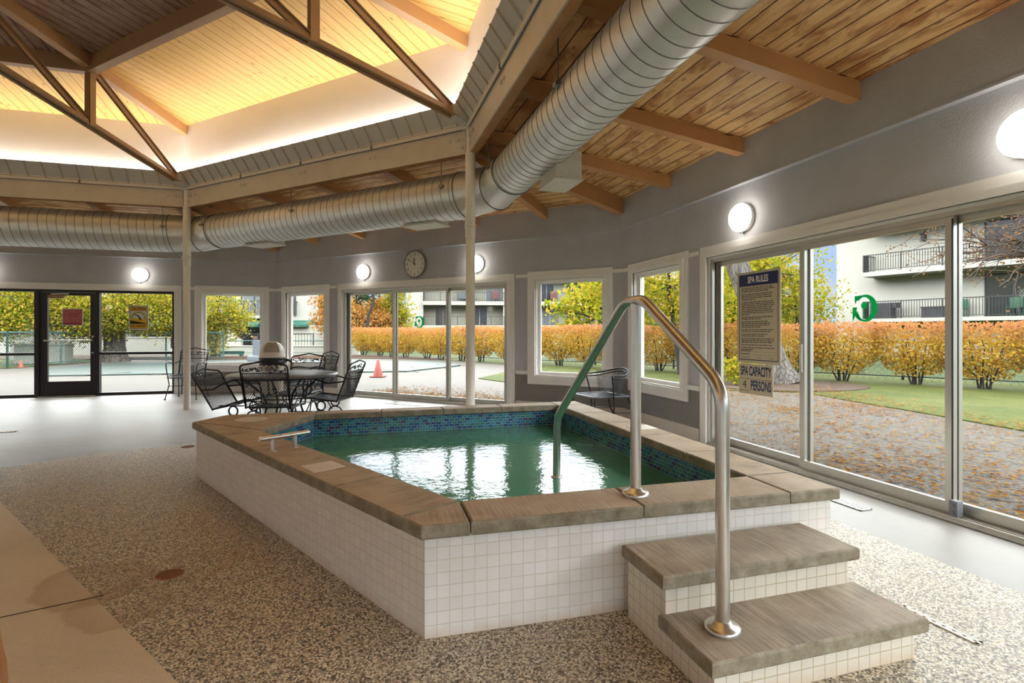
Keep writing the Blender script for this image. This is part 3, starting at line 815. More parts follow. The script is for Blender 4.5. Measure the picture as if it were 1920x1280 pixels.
for k, t in ((0, .45), (0, 2.45), (0, -1.4), (1, -2.2), (1, .34), (1, 2.4), (2, -2.3), (2, .3)):
    a, z, R = DS[k]; b = MB(); aa = a - R - .004
    b.tube([tuple(W(k, aa, t, z + .03)), tuple(W(k, aa, t, zd(aa) - .01))], .006, 6)
    b.box(aa - .03, aa + .04, t - .03, t + .03, z + .05, z + .075, f=lambda a_, t_, z_, k=k: tuple(W(k, a_, t_, z_)))
    sub(b).build('hanger_rod', 'rod', du)
for k, t0, t1, a0, a1, zz in ((0, 1.25, 1.66, 6.86, 7.10, 2.55), (1, 1.1, 1.65, 6.70, 6.98, 2.535), (1, -1.95, -1.45, 6.70, 6.98, 2.535)):
    b = MB(); z = DS[k][1]
    b.box(a0, a1, t0, t1, zz, z - .1, f=lambda a_, t_, z_, k=k: tuple(W(k, a_, t_, z_)))
    b.box(a0 - .015, a1 + .015, t0 - .015, t1 + .015, zz - .008, zz + .006, f=lambda a_, t_, z_, k=k: tuple(W(k, a_, t_, z_)))
    sub(b).build('outlet_box', 'vent_white', du)
tag(du, 'galvanized spiral air duct hung in a ring under the plank ceiling', 'duct')

# ------------------------------------------------------------------ wall lights
def mk_sconce():
    e = empty('wall_sconce')
    b = MB(); f = lambda x, y, h: (-h, x, y)
    b.lathe([(0.0, 0), (.128, 0), (.134, .012), (.134, .040), (.126, .048)], 36, f); b.build('backplate', 'white_trim', e)
    b = MB(); b.lathe([(.127, .030), (.135, .052), (.132, .082), (.112, .108), (.075, .123), (.035, .129), (.0, .130)], 36, f); b.build('glass_globe', 'globe_glass', e)
    b = MB(); b.tube([(-.02, .0, -.130), (-.02, .0, -.146)], .005, 6); b.lathe([(0, -.010), (.008, -.005), (.008, .003), (0, .008)], 8, lambda x, y, h: (-.02 + x, y, -.150 + h)); b.build('thumb_screw', 'iron_black', e)
    return e
sc0 = mk_sconce()
for i, (k, t, lab) in enumerate(((0, 1.225, 'lit round wall light above the spa rules sign'), (0, -1.06, 'largest lit round wall light, above the last sliding panel at the picture edge'),
                                 (1, 1.225, 'lit round wall light beside the clock, on its table side'), (1, -1.225, 'lit round wall light half hidden by the white post'),
                                 (2, -1.225, 'lit round wall light above the caution sign'), (2, 1.225, 'lit round wall light beyond the dark door')) +
                                tuple((k, t, 'unseen round wall light repeated on a wall behind the viewer to add light') for k in (3, 4, 5, 6, 7) for t in (-1.225, 1.225))):  # lamps on the unseen walls, added to brighten the hall
    o = sc0 if i == 0 else copy_tree(sc0)
    p = W(k, AW, t, 2.312); o.location = p; o.rotation_euler = (0, 0, TH + k * pi / 4)
    tag(o, lab, 'wall light', 'round wall lights')

# clock
ck = empty('wall_clock', tuple(W(1, AW, 0.04, 2.385)), TH + pi / 4)
f = lambda x, y, h: (-h, x, y)
b = MB(); b.lathe([(.0, 0), (.232, 0), (.236, .02), (.236, .045), (.226, .052), (.222, .045)], 48, f); b.build('rim', 'clock_rim', ck)
b = MB(); b.lathe([(.223, .040), (.0, .041)], 48, f, sm=False); b.build('dial', 'clock_face', ck)
b = MB(); up = lambda ox, oy: (lambda x, y: (-.0435, -(ox + x), oy + y))
for i in range(1, 13):
    a = radians(30 * i); b = MB(); b.text(str(i), .062, up(sin(a) * .165, cos(a) * .165)); b.build('numeral', 'ink_black', ck)
b = MB()
for i in range(60):
    a = radians(6 * i); r0 = .198 if i % 5 else .192
    w = .0015 if i % 5 else .003
    b.bar((-.0435, -sin(a) * r0, cos(a) * r0), (-.0435, -sin(a) * .207, cos(a) * .207), w * 2, .001)
b.build('minute_track', 'ink_black', ck)
b = MB(); b.bar((-.0435, -.03, .075), (-.0435, .03, .075), .01, .001); b.build('maker_mark', 'ink_soft', ck)
b = MB(); a = radians(-57); b.bar((-.047, sin(a) * .02, -cos(a) * .02), (-.047, -sin(a) * .165, cos(a) * .165), .007, .002); b.build('minute_hand', 'ink_black', ck)
b = MB(); a = radians(-4); b.bar((-.049, 0, -.02), (-.049, -sin(a) * .11, cos(a) * .11), .011, .002); b.lathe([(.012, .046), (.0, .053)], 12, f); b.build('hour_hand', 'ink_black', ck)
tag(ck, 'large round white wall clock reading ten to twelve', 'clock')

# ------------------------------------------------------------------ signs on the glass
def sframe(k, t, z, a): return (lambda x, y, d=0.0: tuple(W(k, a - d, t - x, z + y)))   # x to the reader's right, y up
def srect(b, f, x0, x1, y0, y1, d, mi=0):
    b.face([f(x0, y0, d), f(x1, y0, d), f(x1, y1, d), f(x0, y1, d)], mi=mi)
def splate(b, f, x0, x1, y0, y1, d0, d1, mi=0):
    b.hexa([f(x0, y0, d0), f(x1, y0, d0), f(x1, y0, d1), f(x0, y0, d1), f(x0, y1, d0), f(x1, y1, d0), f(x1, y1, d1), f(x0, y1, d1)], mi)
def finish(b, name, mats, par): 
    L = Vector(par.location); R = Matrix.Rotation(-par.rotation_euler.z, 3, 'Z')
    b.v = [tuple(R @ (Vector(v) - L)) for v in b.v]
    return b.build(name, mats, par)
AG = AW + .086       # fixed panel glass, room face
sg = empty('spa_rules_sign', tuple(W(0, AG, 1.15, .90)), TH)
f = sframe(0, 1.150, .90, AG)
b = MB(); splate(b, f, -.285, .285, 0, .895, .001, .006); finish(b, 'board', 'sign_tan', sg)
b = MB()
for x0, x1, y0, y1 in ((-.258, .258, .028, .036), (-.258, .258, .864, .872), (-.258, -.251, .036, .864), (.251, .258, .036, .864)): srect(b, f, x0, x1, y0, y1, .0075)
srect(b, f, -.258, .258, .755, .872, .0072); finish(b, 'header_band', 'sign_navy', sg)
b = MB(); b.text('SPA RULES', .088, lambda x, y: f(x, y + .812, .0085), sx=.66); finish(b, 'title_lettering', 'sign_white', sg)
b = MB(); rs = random.Random(5); y = .735
for lines in ((.98, 1, .86), (.96, .9, .96, .46), (.98, 1, 1, .97, .92, 1.0, .95, .25), (.96, .6), (.84, .88, .86, .6), (.98, .88), (.8, .7), (1, 1, .95), (.98,), (1, .36)):
    for li, ln in enumerate(lines):
        x = -.222; xe = -.222 + .432 * ln
        while x < xe - .012:
            w = min(rs.uniform(.014, .05), xe - x); srect(b, f, x, x + w, y - .0042, y + .0042, .0073); x += w + .0075
        y -= .0172
    y -= .0095
for yy in (.118, .088): srect(b, f, -.235, -.09 if yy > .1 else -.11, yy - .004, yy + .004, .0073); srect(b, f, -.06, .235, yy - .006, yy - .0045, .0073)
for tx, x in (('SPA HOURS FROM', -.225), ('7', -.045), ('AM TO', .0), ('10', .105), ('PM DAILY', .14)): b.text(tx, .021, lambda u, v, x=x: f(x + u, .055 + v, .0074), align='LEFT', sx=.72)
finish(b, 'rules_lettering', 'ink_soft', sg)
tag(sg, 'tan spa rules notice with navy title band on the sliding door glass', 'sign')
sg = empty('spa_capacity_sign', tuple(W(0, AG, 1.185, .595)), TH)
f = sframe(0, 1.185, .595, AG)
b = MB(); splate(b, f, -.225, .225, 0, .298, .001, .005); finish(b, 'board', 'sign_tan', sg)
b = MB(); srect(b, f, -.225, .225, .148, .152, .006); srect(b, f, -.21, -.075, .03, .034, .006); b.text('4', .11, lambda x, y: f(x - .145, y + .09, .0062)); finish(b, 'number_lettering', 'ink_black', sg)
b = MB(); b.text('SPA CAPACITY', .125, lambda x, y: f(x + .002, y + .222, .0062), sx=.49); b.text('PERSONS', .13, lambda x, y: f(x + .072, y + .085, .0062), sx=.5); finish(b, 'capacity_lettering', 'sign_navy', sg)
tag(sg, 'tan spa capacity 4 persons plate below the rules notice', 'sign')
# caution sign
AG3 = AW + .07
sg = empty('caution_sign', tuple(W(2, AG3, -1.16, 1.25)), TH + pi / 2)
f = sframe(2, -1.16, 1.25, AG3)
b = MB(); splate(b, f, -.165, .165, 0, .475, .001, .005); finish(b, 'board', 'vent_white', sg)
b = MB(); srect(b, f, -.14, .14, .37, .45, .006); finish(b, 'header_panel', 'sign_yellow', sg)
b = MB(); srect(b, f, -.14, .14, .03, .12, .006); srect(b, f, -.135, .135, .12, .22, .006); finish(b, 'footer_panel', 'sign_yellow', sg)
b = MB(); n = 30
for i in range(n):
    a0, a1 = pi * i / n * 1.1 - .15, pi * (i + 1) / n * 1.1 - .15
    p = lambda a, r: f(cos(a) * r * 1.0, .235 + sin(a) * r * .95, .0066)
    b.face([p(a0, .098), p(a0, .128), p(a1, .128), p(a1, .098)])
finish(b, 'arc_mark', 'sign_olive', sg)
b = MB(); b.face([f(-.14, .115, .007), f(.14, .118, .007), f(.14, .126, .007), f(-.14, .185, .007)])
for x0, x1, y0, y1 in ((-.145, .145, .445, .452), (-.145, .145, .366, .372), (-.145, .145, .024, .030), (-.145, -.138, .03, .45), (.138, .145, .03, .45)): srect(b, f, x0, x1, y0, y1, .0071)
dv = [((-.085, .302), .006), ((-.03, .285), .010), ((.0, .265), .013), ((.018, .232), .012), ((.03, .212), .011)]
for (p, r), (q, r2) in zip(dv[:-1], dv[1:]):
    d = (Vector(q) - Vector(p)).normalized(); nn = Vector((-d.y, d.x))
    pts = [Vector(p) + nn * r, Vector(p) - nn * r, Vector(q) - nn * r2, Vector(q) + nn * r2]
    b.face([f(v.x, v.y, .0072) for v in pts])
b.face([f(.012 + .0, .235, .0072), f(.018, .175, .0072), f(.024, .175, .0072), f(.03, .23, .0072)])
b.face([f(.036 + .013 * cos(2 * pi * i / 12), .205 + .013 * sin(2 * pi * i / 12), .0072) for i in range(12)])
b.text('CAUTION!', .062, lambda x, y: f(x, y + .409, .0074), sx=.82); b.text('NO DIVING!', .06, lambda x, y: f(x, y + .074, .0074), sx=.72)
finish(b, 'black_lettering', 'ink_black', sg)
tag(sg, 'yellow and white caution no diving sign on the glass beside the dark door', 'sign')
sg = empty('paper_notice', tuple(W(2, AG3, -.085, 1.33)), TH + pi / 2)
f = sframe(2, -.085, 1.33, AG3)
b = MB(); splate(b, f, -.165, .165, 0, .32, .001, .003); finish(b, 'sheet', 'vent_white', sg)
b = MB(); srect(b, f, -.152, .152, .012, .308, .004); finish(b, 'printed_panel', 'sign_pink', sg)
b = MB()
for y, x0, x1 in ((.21, -.06, .10), (.165, -.05, .09)):
    x = x0
    while x < x1: srect(b, f, x, x + .022, y, y + .018, .005); x += .03
finish(b, 'print_lettering', 'sign_red', sg)
b = MB(); srect(b, f, -.14, .14, .02, .05, .005); finish(b, 'red_band', 'sign_red', sg)
tag(sg, 'pink printed paper notice taped to the dark door glass', 'sign')
# green letter decals stuck to the outside of the sliding glass, so read mirrored from inside
def mk_decal(k, label):
    a = AW + .03 + .013 - .001
    e = empty('letter_decal', tuple(W(k, a, 0, 1.28)), TH + k * pi / 4); f = sframe(k, 0, 1.28, a); b = MB()
    S = .205
    g = lambda x, y: f(x * S, y * S, .001)
    # coordinates on a unit square, read from inside the hall
    n = 40; out = []; inn = []
    for i in range(n + 1):
        an = radians(138 - 290 * i / n)
        out.append((.02 + .47 * cos(an), .5 + .5 * sin(an))); inn.append((-.03 + .29 * cos(an), .5 + .41 * sin(an)))
    for i in range(n): b.face([g(*out[i]), g(*inn[i]), g(*inn[i + 1]), g(*out[i + 1])])
    b.face([g(-.42, .97), g(-.40, .66), g(-.28, .84), g(-.20, .90), g(-.1, .98)])
    b.face([g(-.5, .55), g(-.5, .02), g(-.40, .18), g(-.36, .26), g(-.31, .55)])
    b.face([g(-.38, .30), g(-.37, .18), g(-.22, .05), g(-.16, .10), g(-.31, .42)])
    finish(b, 'letter', 'decal_green', e)
    b = MB(); c = (-.03, .60)
    star = []
    for i in range(26):
        r = .165 if i % 2 == 0 else .095; an = 2 * pi * i / 26; star.append((c[0] + r * cos(an), c[1] + r * 1.1 * sin(an)))
    b.face([g(*p) for p in star]); b.face([g(-.065, .18), g(-.005, .18), g(-.02, .5), g(-.05, .5)])
    finish(b, 'palm_emblem', 'decal_green', e)
    tag(e, label, 'decal', 'green letter decals on the sliding doors')
mk_decal(0, 'green letter and palm decal on the sliding glass beside the spa rules sign')
mk_decal(1, 'green letter and palm decal on the sliding glass below the clock')
# little door stop on the track
ds = MB(); ds.box(-.03, .02, -.025, .025, 0, .10); ds.box(-.036, -.03, -.008, .008, .02, .035); ds.box(-.036, -.03, -.008, .008, .065, .08)
o = ds.build('door_lock_block', 'sensor_grey'); o.location = W(0, AW + .01, -.655, .036); o.rotation_euler = (0, 0, TH)
tag(o, 'small grey lock block on the sliding door track', 'door lock')

# ------------------------------------------------------------------ the spa
ZT, ZB = .455, .40
N_, R_, FR_, BL_, L_ = [Vector(p) for p in ((-.350, 2.040), (1.575, 2.545), (.690, 5.790), (-2.58, 4.815), (-2.665, 4.42))]
E_, D_, C_, B_, A_ = [Vector(p) for p in ((-.232, 2.357), (1.222, 2.765), (.467, 5.47), (-1.797, 4.85), (-1.913, 4.055))]
OUT = [N_, R_, FR_, BL_, L_]; INN = [E_, D_, C_, B_, A_]
spa = empty('spa_tub', (-.5, 3.8, 0)); SO = Vector((-.5, 3.8, 0))
def spart(b, name, mats, **kw):
    b.v = [(x - SO.x, y - SO.y, z - SO.z) for x, y, z in b.v]; return b.build(name, mats, spa, **kw)
def off(poly, d):
    n = len(poly); out = []
    for i in range(n):
        a, p, c = poly[i - 1], poly[i], poly[(i + 1) % n]
        e1 = (p - a).normalized(); e2 = (c - p).normalized(); n1 = Vector((-e1.y, e1.x)); n2 = Vector((-e2.y, e2.x)); m = n1 + n2
        out.append(p + m * (d / m.dot(n1)))
    return out
WP = off(OUT, .03); IP = off(INN, -.03)
b = MB()
for i in range(5):
    p, q = WP[i], WP[(i + 1) % 5]; l = (q - p).length
    b.face([(*p, 0), (*q, 0), (*q, ZB), (*p, ZB)], uv=[(0, 0), (l, 0), (l, ZB), (0, ZB)])
spart(b, 'tiled_wall', 'tile_white')
b = MB()
for i in range(5):
    p, q = IP[i], IP[(i + 1) % 5]; l = (q - p).length
    b.face([(*q, .03), (*p, .03), (*p, ZB), (*q, ZB)], uv=[(l, .03 - ZB + .2), (0, .03 - ZB + .2), (0, .2), (l, .2)])
spart(b, 'waterline_tile', 'mosaic')
b = MB(); b.face([(*p, .03) for p in IP]); spart(b, 'basin_floor', 'basin_plaster')
b = MB()
for i in range(5):
    p, q, p2, q2 = WP[i], WP[(i + 1) % 5], IP[i], IP[(i + 1) % 5]
    b.face([(*p, ZB), (*q, ZB), (*q2, ZB), (*p2, ZB)])
spart(b, 'wall_cap', 'tile_white')
def foot(p, a, b_):
    d = (b_ - a).normalized(); return a + d * max(0.02, min((b_ - a).length - .02, (p - a).dot(d)))
feet_next = [foot(INN[i], OUT[i], OUT[(i + 1) % 5]) for i in range(5)]
feet_prev = [foot(INN[i], OUT[i - 1], OUT[i]) for i in range(5)]
def stone(poly, edge):
    d = edge.normalized(); b = MB(); G = .0022
    c = sum(poly, Vector((0, 0))) / len(poly)
    pp = off(poly, G)
    r = random.uniform(0, 3)
    b.prism([tuple(p) for p in pp], ZB, ZT, bev=.009, uvf=lambda x, y: (x * d.x + y * d.y + r, -x * d.y + y * d.x))
    # sides take the edge material
    nf = len(pp)
    for i, fc in enumerate(b.f[:-2]): b.mi[i] = 1
    spart(b, 'coping_stone', ['coping_stone', 'stone_edge'])
for i in range(5):
    stone([feet_prev[i], OUT[i], feet_next[i], INN[i]], (OUT[(i + 1) % 5] - OUT[i]))
    j = (i + 1) % 5
    a0, a1, b0, b1 = feet_next[i], feet_prev[j], INN[i], INN[j]
    l = (a1 - a0).length
    if l < .12: 
        continue
    nseg = max(1, round(l / .62))
    for s in range(nseg):
        f0, f1 = s / nseg, (s + 1) / nseg
        stone([a0.lerp(a1, f0), a0.lerp(a1, f1), b0.lerp(b1, f1), b0.lerp(b1, f0)], a1 - a0)
b = MB(); c = (-2.235, 4.555)
b.prism([(c[0] + .128 * cos(2 * pi * i / 32), c[1] + .128 * sin(2 * pi * i / 32)) for i in range(32)], ZT - .01, ZT + .004); spart(b, 'skimmer_lid', 'marker_white', label='round off-white skimmer lid set in the coping')
def marker(c, d, lab):
    c = Vector(c); d = Vector(d).normalized(); nn = Vector((-d.y, d.x)); q = [c + d * x + nn * y for x, y in ((-.09, -.09), (.09, -.09), (.09, .09), (-.09, .09))]
    b = MB(); b.prism([tuple(p) for p in q], ZT - .01, ZT + .003)
    n = 20
    for i in range(n):
        a0, a1 = 2 * pi * i / n, 2 * pi * (i + 1) / n
        P = lambda a, r: (*(c + d * (.035 + r * cos(a)) + nn * r * sin(a)), ZT + .0036)
        b.face([P(a0, .030), P(a0, .036), P(a1, .036), P(a1, .030)], mi=1)
    spart(b, 'depth_marker', ['marker_white', 'marker_faint'], label=lab)
marker((-1.05, 2.95), N_ - L_, 'square white marker tile with a faint ring near the grab bar')
marker((1.02, 4.17), FR_ - R_, 'square white marker tile in the coping beside the glass wall')
tag(spa, 'raised angular spa with white tiled sides and brown stone coping', 'hot tub')
# water
b = MB(); PW = off(INN, -.028); b.face([(*(p - Vector((0, 0))), .0) for p in [Vector((q.x - SO.x, q.y - SO.y)) for q in PW]])
wt = b.build('spa_water', 'water'); wt.location = (SO.x, SO.y, .25); tag(wt, 'rippled green water reflecting the windows inside the spa', 'water', kind='stuff')

# ------------------------------------------------------------------ steps
th_s = TH; U = Vector((cos(th_s), sin(th_s))); V = Vector((sin(th_s), -cos(th_s)))    # u away from hall centre, v towards the viewer
S0 = Vector((CX, CY))
st = empty('spa_steps', (0, 0, 0)); so = S0 + U * 6.7 + V * 1.3; st.location = (so.x, so.y, 0); st.rotation_euler = (0, 0, th_s)
# local frame: x=u-6.7, y=-(v-1.3)
def stp(u, v): return (u - 6.7, -(v - 1.3))
vs = 1.085    # face of the spa wall
for (u0, u1, v1, zt) in ((6.245, 7.17, 1.385, .312), (6.25, 7.178, 1.655, .157)):
    v0 = vs - .01 if zt > .2 else 1.345
    b = MB(); bz = zt - .05
    q = [stp(u0 + .03, v1 - .03), stp(u1 - .03, v1 - .03), stp(u1 - .03, v0), stp(u0 + .03, v0)]
    for i in range(4):
        p, r = q[i], q[(i + 1) % 4]; l = sqrt((r[0] - p[0]) ** 2 + (r[1] - p[1]) ** 2)
        b.face([(*p, 0), (*r, 0), (*r, bz), (*p, bz)], uv=[(0, 0.001), (l, 0.001), (l, bz + .001), (0, bz + .001)])
    b.build('tiled_riser', 'tile_step', st)
    b = MB(); vb = v0 + (.0 if zt > .2 else .0)
    q = [stp(u0, v1), stp(u1, v1), stp(u1, vb), stp(u0, vb)]
    b.prism(q, bz, zt, bev=.008, uvf=lambda x, y: (x, y))
    for i in range(len(b.f) - 2): b.mi[i] = 1
    b.build('step_tread', ['step_stone', 'stone_edge'], st)
tag(st, 'two tiled steps with worn stone treads leading up to the spa', 'steps')

# ------------------------------------------------------------------ handrail
def uvw(u, v, z): p = S0 + U * u + V * v; return Vector((p.x, p.y, z))
def arc_path(pts, r, seg=8):
    pts = [Vector(p) for p in pts]; out = [pts[0]]
    for i in range(1, len(pts) - 1):
        a, p, c = pts[i - 1], pts[i], pts[i + 1]; d1 = (a - p).normalized(); d2 = (c - p).normalized()
        ang = d1.angle(d2); t = r / tan(ang / 2); t = min(t, (a - p).length * .48, (c - p).length * .48)
        p1 = p + d1 * t; p2 = p + d2 * t
        for k in range(seg + 1):
            f = k / seg; out.append((p1 * (1 - f) + p * f) * (1 - f) + (p * (1 - f) + p2 * f) * f)
    out.append(pts[-1]); return out
hr = empty('spa_handrail', tuple(uvw(6.41, 1.5, .157))); HO = Vector(hr.location)
def hp(b, name, mat='stainless'):
    b.v = [tuple(Vector(v) - HO) for v in b.v]; return b.build(name, mat, hr)
path = arc_path([uvw(6.41, 1.5, .157), uvw(6.41, 1.5, 1.005), uvw(6.41, .97, 1.345), uvw(6.41, .80, 1.345), uvw(6.44, -.16, .645), uvw(6.45, -.205, .06)], .16)
b = MB(); b.tube(path, .0245, 16); hp(b, 'rail_tube')
b = MB(); b.tube([uvw(6.41, .9, ZT), uvw(6.41, .9, 1.33)], .0245, 16); hp(b, 'mid_post')
for (u, v, z) in ((6.41, 1.5, .157), (6.41, .9, ZT)):
    p = uvw(u, v, z); b = MB(); b.lathe([(.062, 0), (.062, .010), (.056, .018), (.034, .022), (.027, .034), (.0246, .034)], 28, lambda x, y, h, p=p: (p.x + x, p.y + y, p.z + h)); hp(b, 'floor_flange')
p = uvw(6.447, -.19, .25); b = MB(); b.lathe([(.036, 0), (.036, .006), (.0246, .01)], 20, lambda x, y, h: (p.x + x, p.y + y, p.z + h)); hp(b, 'collar')
tag(hr, 'brushed steel handrail arching over the coping into the spa water', 'handrail')

# grab bar on the coping
ga, gb = Vector((-1.497, 3.32)), Vector((-1.405, 3.435))
dg = (gb - ga).normalized()
gr = empty('grab_bar', (ga.x, ga.y, ZT)); GO = Vector((ga.x, ga.y, ZT))
def gp(b, name): b.v = [tuple(Vector(v) - GO) for v in b.v]; return b.build(name, 'stainless', gr)
b = MB(); q0, q1 = ga - dg * .085, gb + dg * .10; b.tube([(*q0, ZT + .088), (*q1, ZT + .088)], .0155, 14); gp(b, 'bar')
for p in (ga, gb):
    b = MB(); b.tube([(*p, ZT), (*p, ZT + .08)], .0145, 14); b.lathe([(.022, 0), (.02, .004), (.0146, .006)], 16, lambda x, y, h, p=p: (p.x + x, p.y + y, ZT + h)); gp(b, 'bar_post')
tag(gr, 'short steel grab bar on two posts on the wide coping', 'grab bar')

# ------------------------------------------------------------------ floor drains and vents
def round_drain(x, y, r, lab):
    e = empty('floor_drain', (x, y, .002))
    b = MB(); b.lathe([(r, 0), (r, .003), (r * .86, .004), (r * .86, .001)], 28); b.build('rim', 'grate_rust', e)
    b = MB(); b.lathe([(r * .87, .0012), (0, .0012)], 28, sm=False); b.build('sump', 'dark_hole', e)
    b = MB()
    for i in range(-4, 5):
        yy = i * r * .19; hx = sqrt(max(0, (r * .86) ** 2 - yy * yy)); b.box(-hx, hx, yy - r * .045, yy + r * .045, .0015, .0035)
    b.build('grate', 'grate_rust', e); e.rotation_euler = (0, 0, .9)
    tag(e, lab, 'drain', 'rusty round floor drains')
round_drain(-1.695, 2.628, .062, 'rusty round floor drain in the aggregate in front of the spa')
round_drain(-3.40, 5.57, .066, 'small round floor drain by the far corner of the spa wall')
def slot_vent(name, p, q, w, lab, mat='vent_alu', n=24, cat='floor vent'):
    p = Vector(p); q = Vector(q); d = q - p; l = d.length; e = empty(name, (p.x, p.y, .001), atan2(d.y, d.x))
    b = MB(); b.box(0, l, -w / 2, -w / 2 + .012, 0, .006); b.box(0, l, w / 2 - .012, w / 2, 0, .006); b.box(0, .012, -w / 2, w / 2, 0, .006); b.box(l - .012, l, -w / 2, w / 2, 0, .006); b.build('frame', mat, e)
    b = MB(); b.box(.01, l - .01, -w / 2 + .01, w / 2 - .01, 0, .0015); b.build('slot_back', 'dark_hole', e)
    b = MB()
    for i in range(1, n): b.box(l * i / n - l / n * .32, l * i / n + l / n * .32, -w / 2 + .01, w / 2 - .01, .0015, .005)
    b.build('grille', mat, e)
    tag(e, lab, cat)
vp = lambda k, a, t: tuple(W(k, a, t)[:2])
slot_vent('floor_vent', vp(0, 8.48, -.33), vp(0, 8.48, .22), .10, 'long aluminium floor vent beside the sliding door next to the spa')
slot_vent('floor_vent', vp(1, 8.42, .35), vp(1, 8.42, -.38), .10, 'long aluminium floor vent before the sliding door under the clock')
slot_vent('floor_vent', vp(2, 8.42, .33), vp(2, 8.42, -.4), .10, 'long thin floor vent in front of the dark glass door')
slot_vent('trench_grate', (-6.6, 6.16), (-6.0, 6.44), .07, 'tan trench grate strip in the floor at the far side', 'beam_paint', 16, 'drain')
slot_vent('trench_grate', (1.70, 2.32), (1.80, 2.04), .035, 'narrow slotted drain strip beside the lower step', 'marker_white', 8, 'drain')

# ------------------------------------------------------------------ wrought iron furniture
def scroll(b, x0, z0, s, y, r=.0045):
    pts = []
    for i in range(15):
        a = i / 14 * 2.6 * pi; rr = .028 * (1 - i / 18)
        pts.append((x0 + s * (.03 + rr * cos(a)), y, z0 + rr * sin(a)))
    b.tube(pts, r, 5)
def leafm(b, x, z, y, s, ang):
    for i in range(3):
        a = ang + (i - 1) * .9; c = Vector((x + cos(a) * .012 * s, y, z + sin(a) * .012 * s)); d = Vector((cos(a), 0, sin(a))); n = Vector((-d.z, 0, d.x))
        b.hexa([tuple(v) for v in (c - d * .012 - Vector((0, .002, 0)), c + n * .007 - Vector((0, .002, 0)), c + d * .014 - Vector((0, .002, 0)), c - n * .007 - Vector((0, .002, 0)),
                                   c - d * .012 + Vector((0, .002, 0)), c + n * .007 + Vector((0, .002, 0)), c + d * .014 + Vector((0, .002, 0)), c - n * .007 + Vector((0, .002, 0)))])
def lattice(b, P, w, h, step=.024, r=.0022):
    # expanded-metal mesh: two sets of slanted wires on the plane P(x, s), x in [-w/2,w/2], s in [0,h]
    sl = 1.75
    for sg_ in (1, -1):
        c = -w / 2 - h / sl
        while c < w / 2 + h / sl:
            # x = c + sg*s/sl
            s0, s1 = 0.0, h
            if sg_ > 0:
                s0 = max(s0, (-w / 2 - c) * sl); s1 = min(s1, (w / 2 - c) * sl)
            else:
                s0 = max(s0, (c - w / 2) * sl); s1 = min(s1, (c + w / 2) * sl)
            if s1 - s0 > .01:
                a, e_ = Vector(P(c + sg_ * s0 / sl, s0)), Vector(P(c + sg_ * s1 / sl, s1))
                m = 3
                for i in range(m):
                    f0, f1 = i / m, (i + 1) / m
                    A = Vector(P(c + sg_ * (s0 + (s1 - s0) * f0) / sl, s0 + (s1 - s0) * f0)); B = Vector(P(c + sg_ * (s0 + (s1 - s0) * f1) / sl, s0 + (s1 - s0) * f1))
                    b.bar(A, B, r * 2, r * 1.4)
            c += step
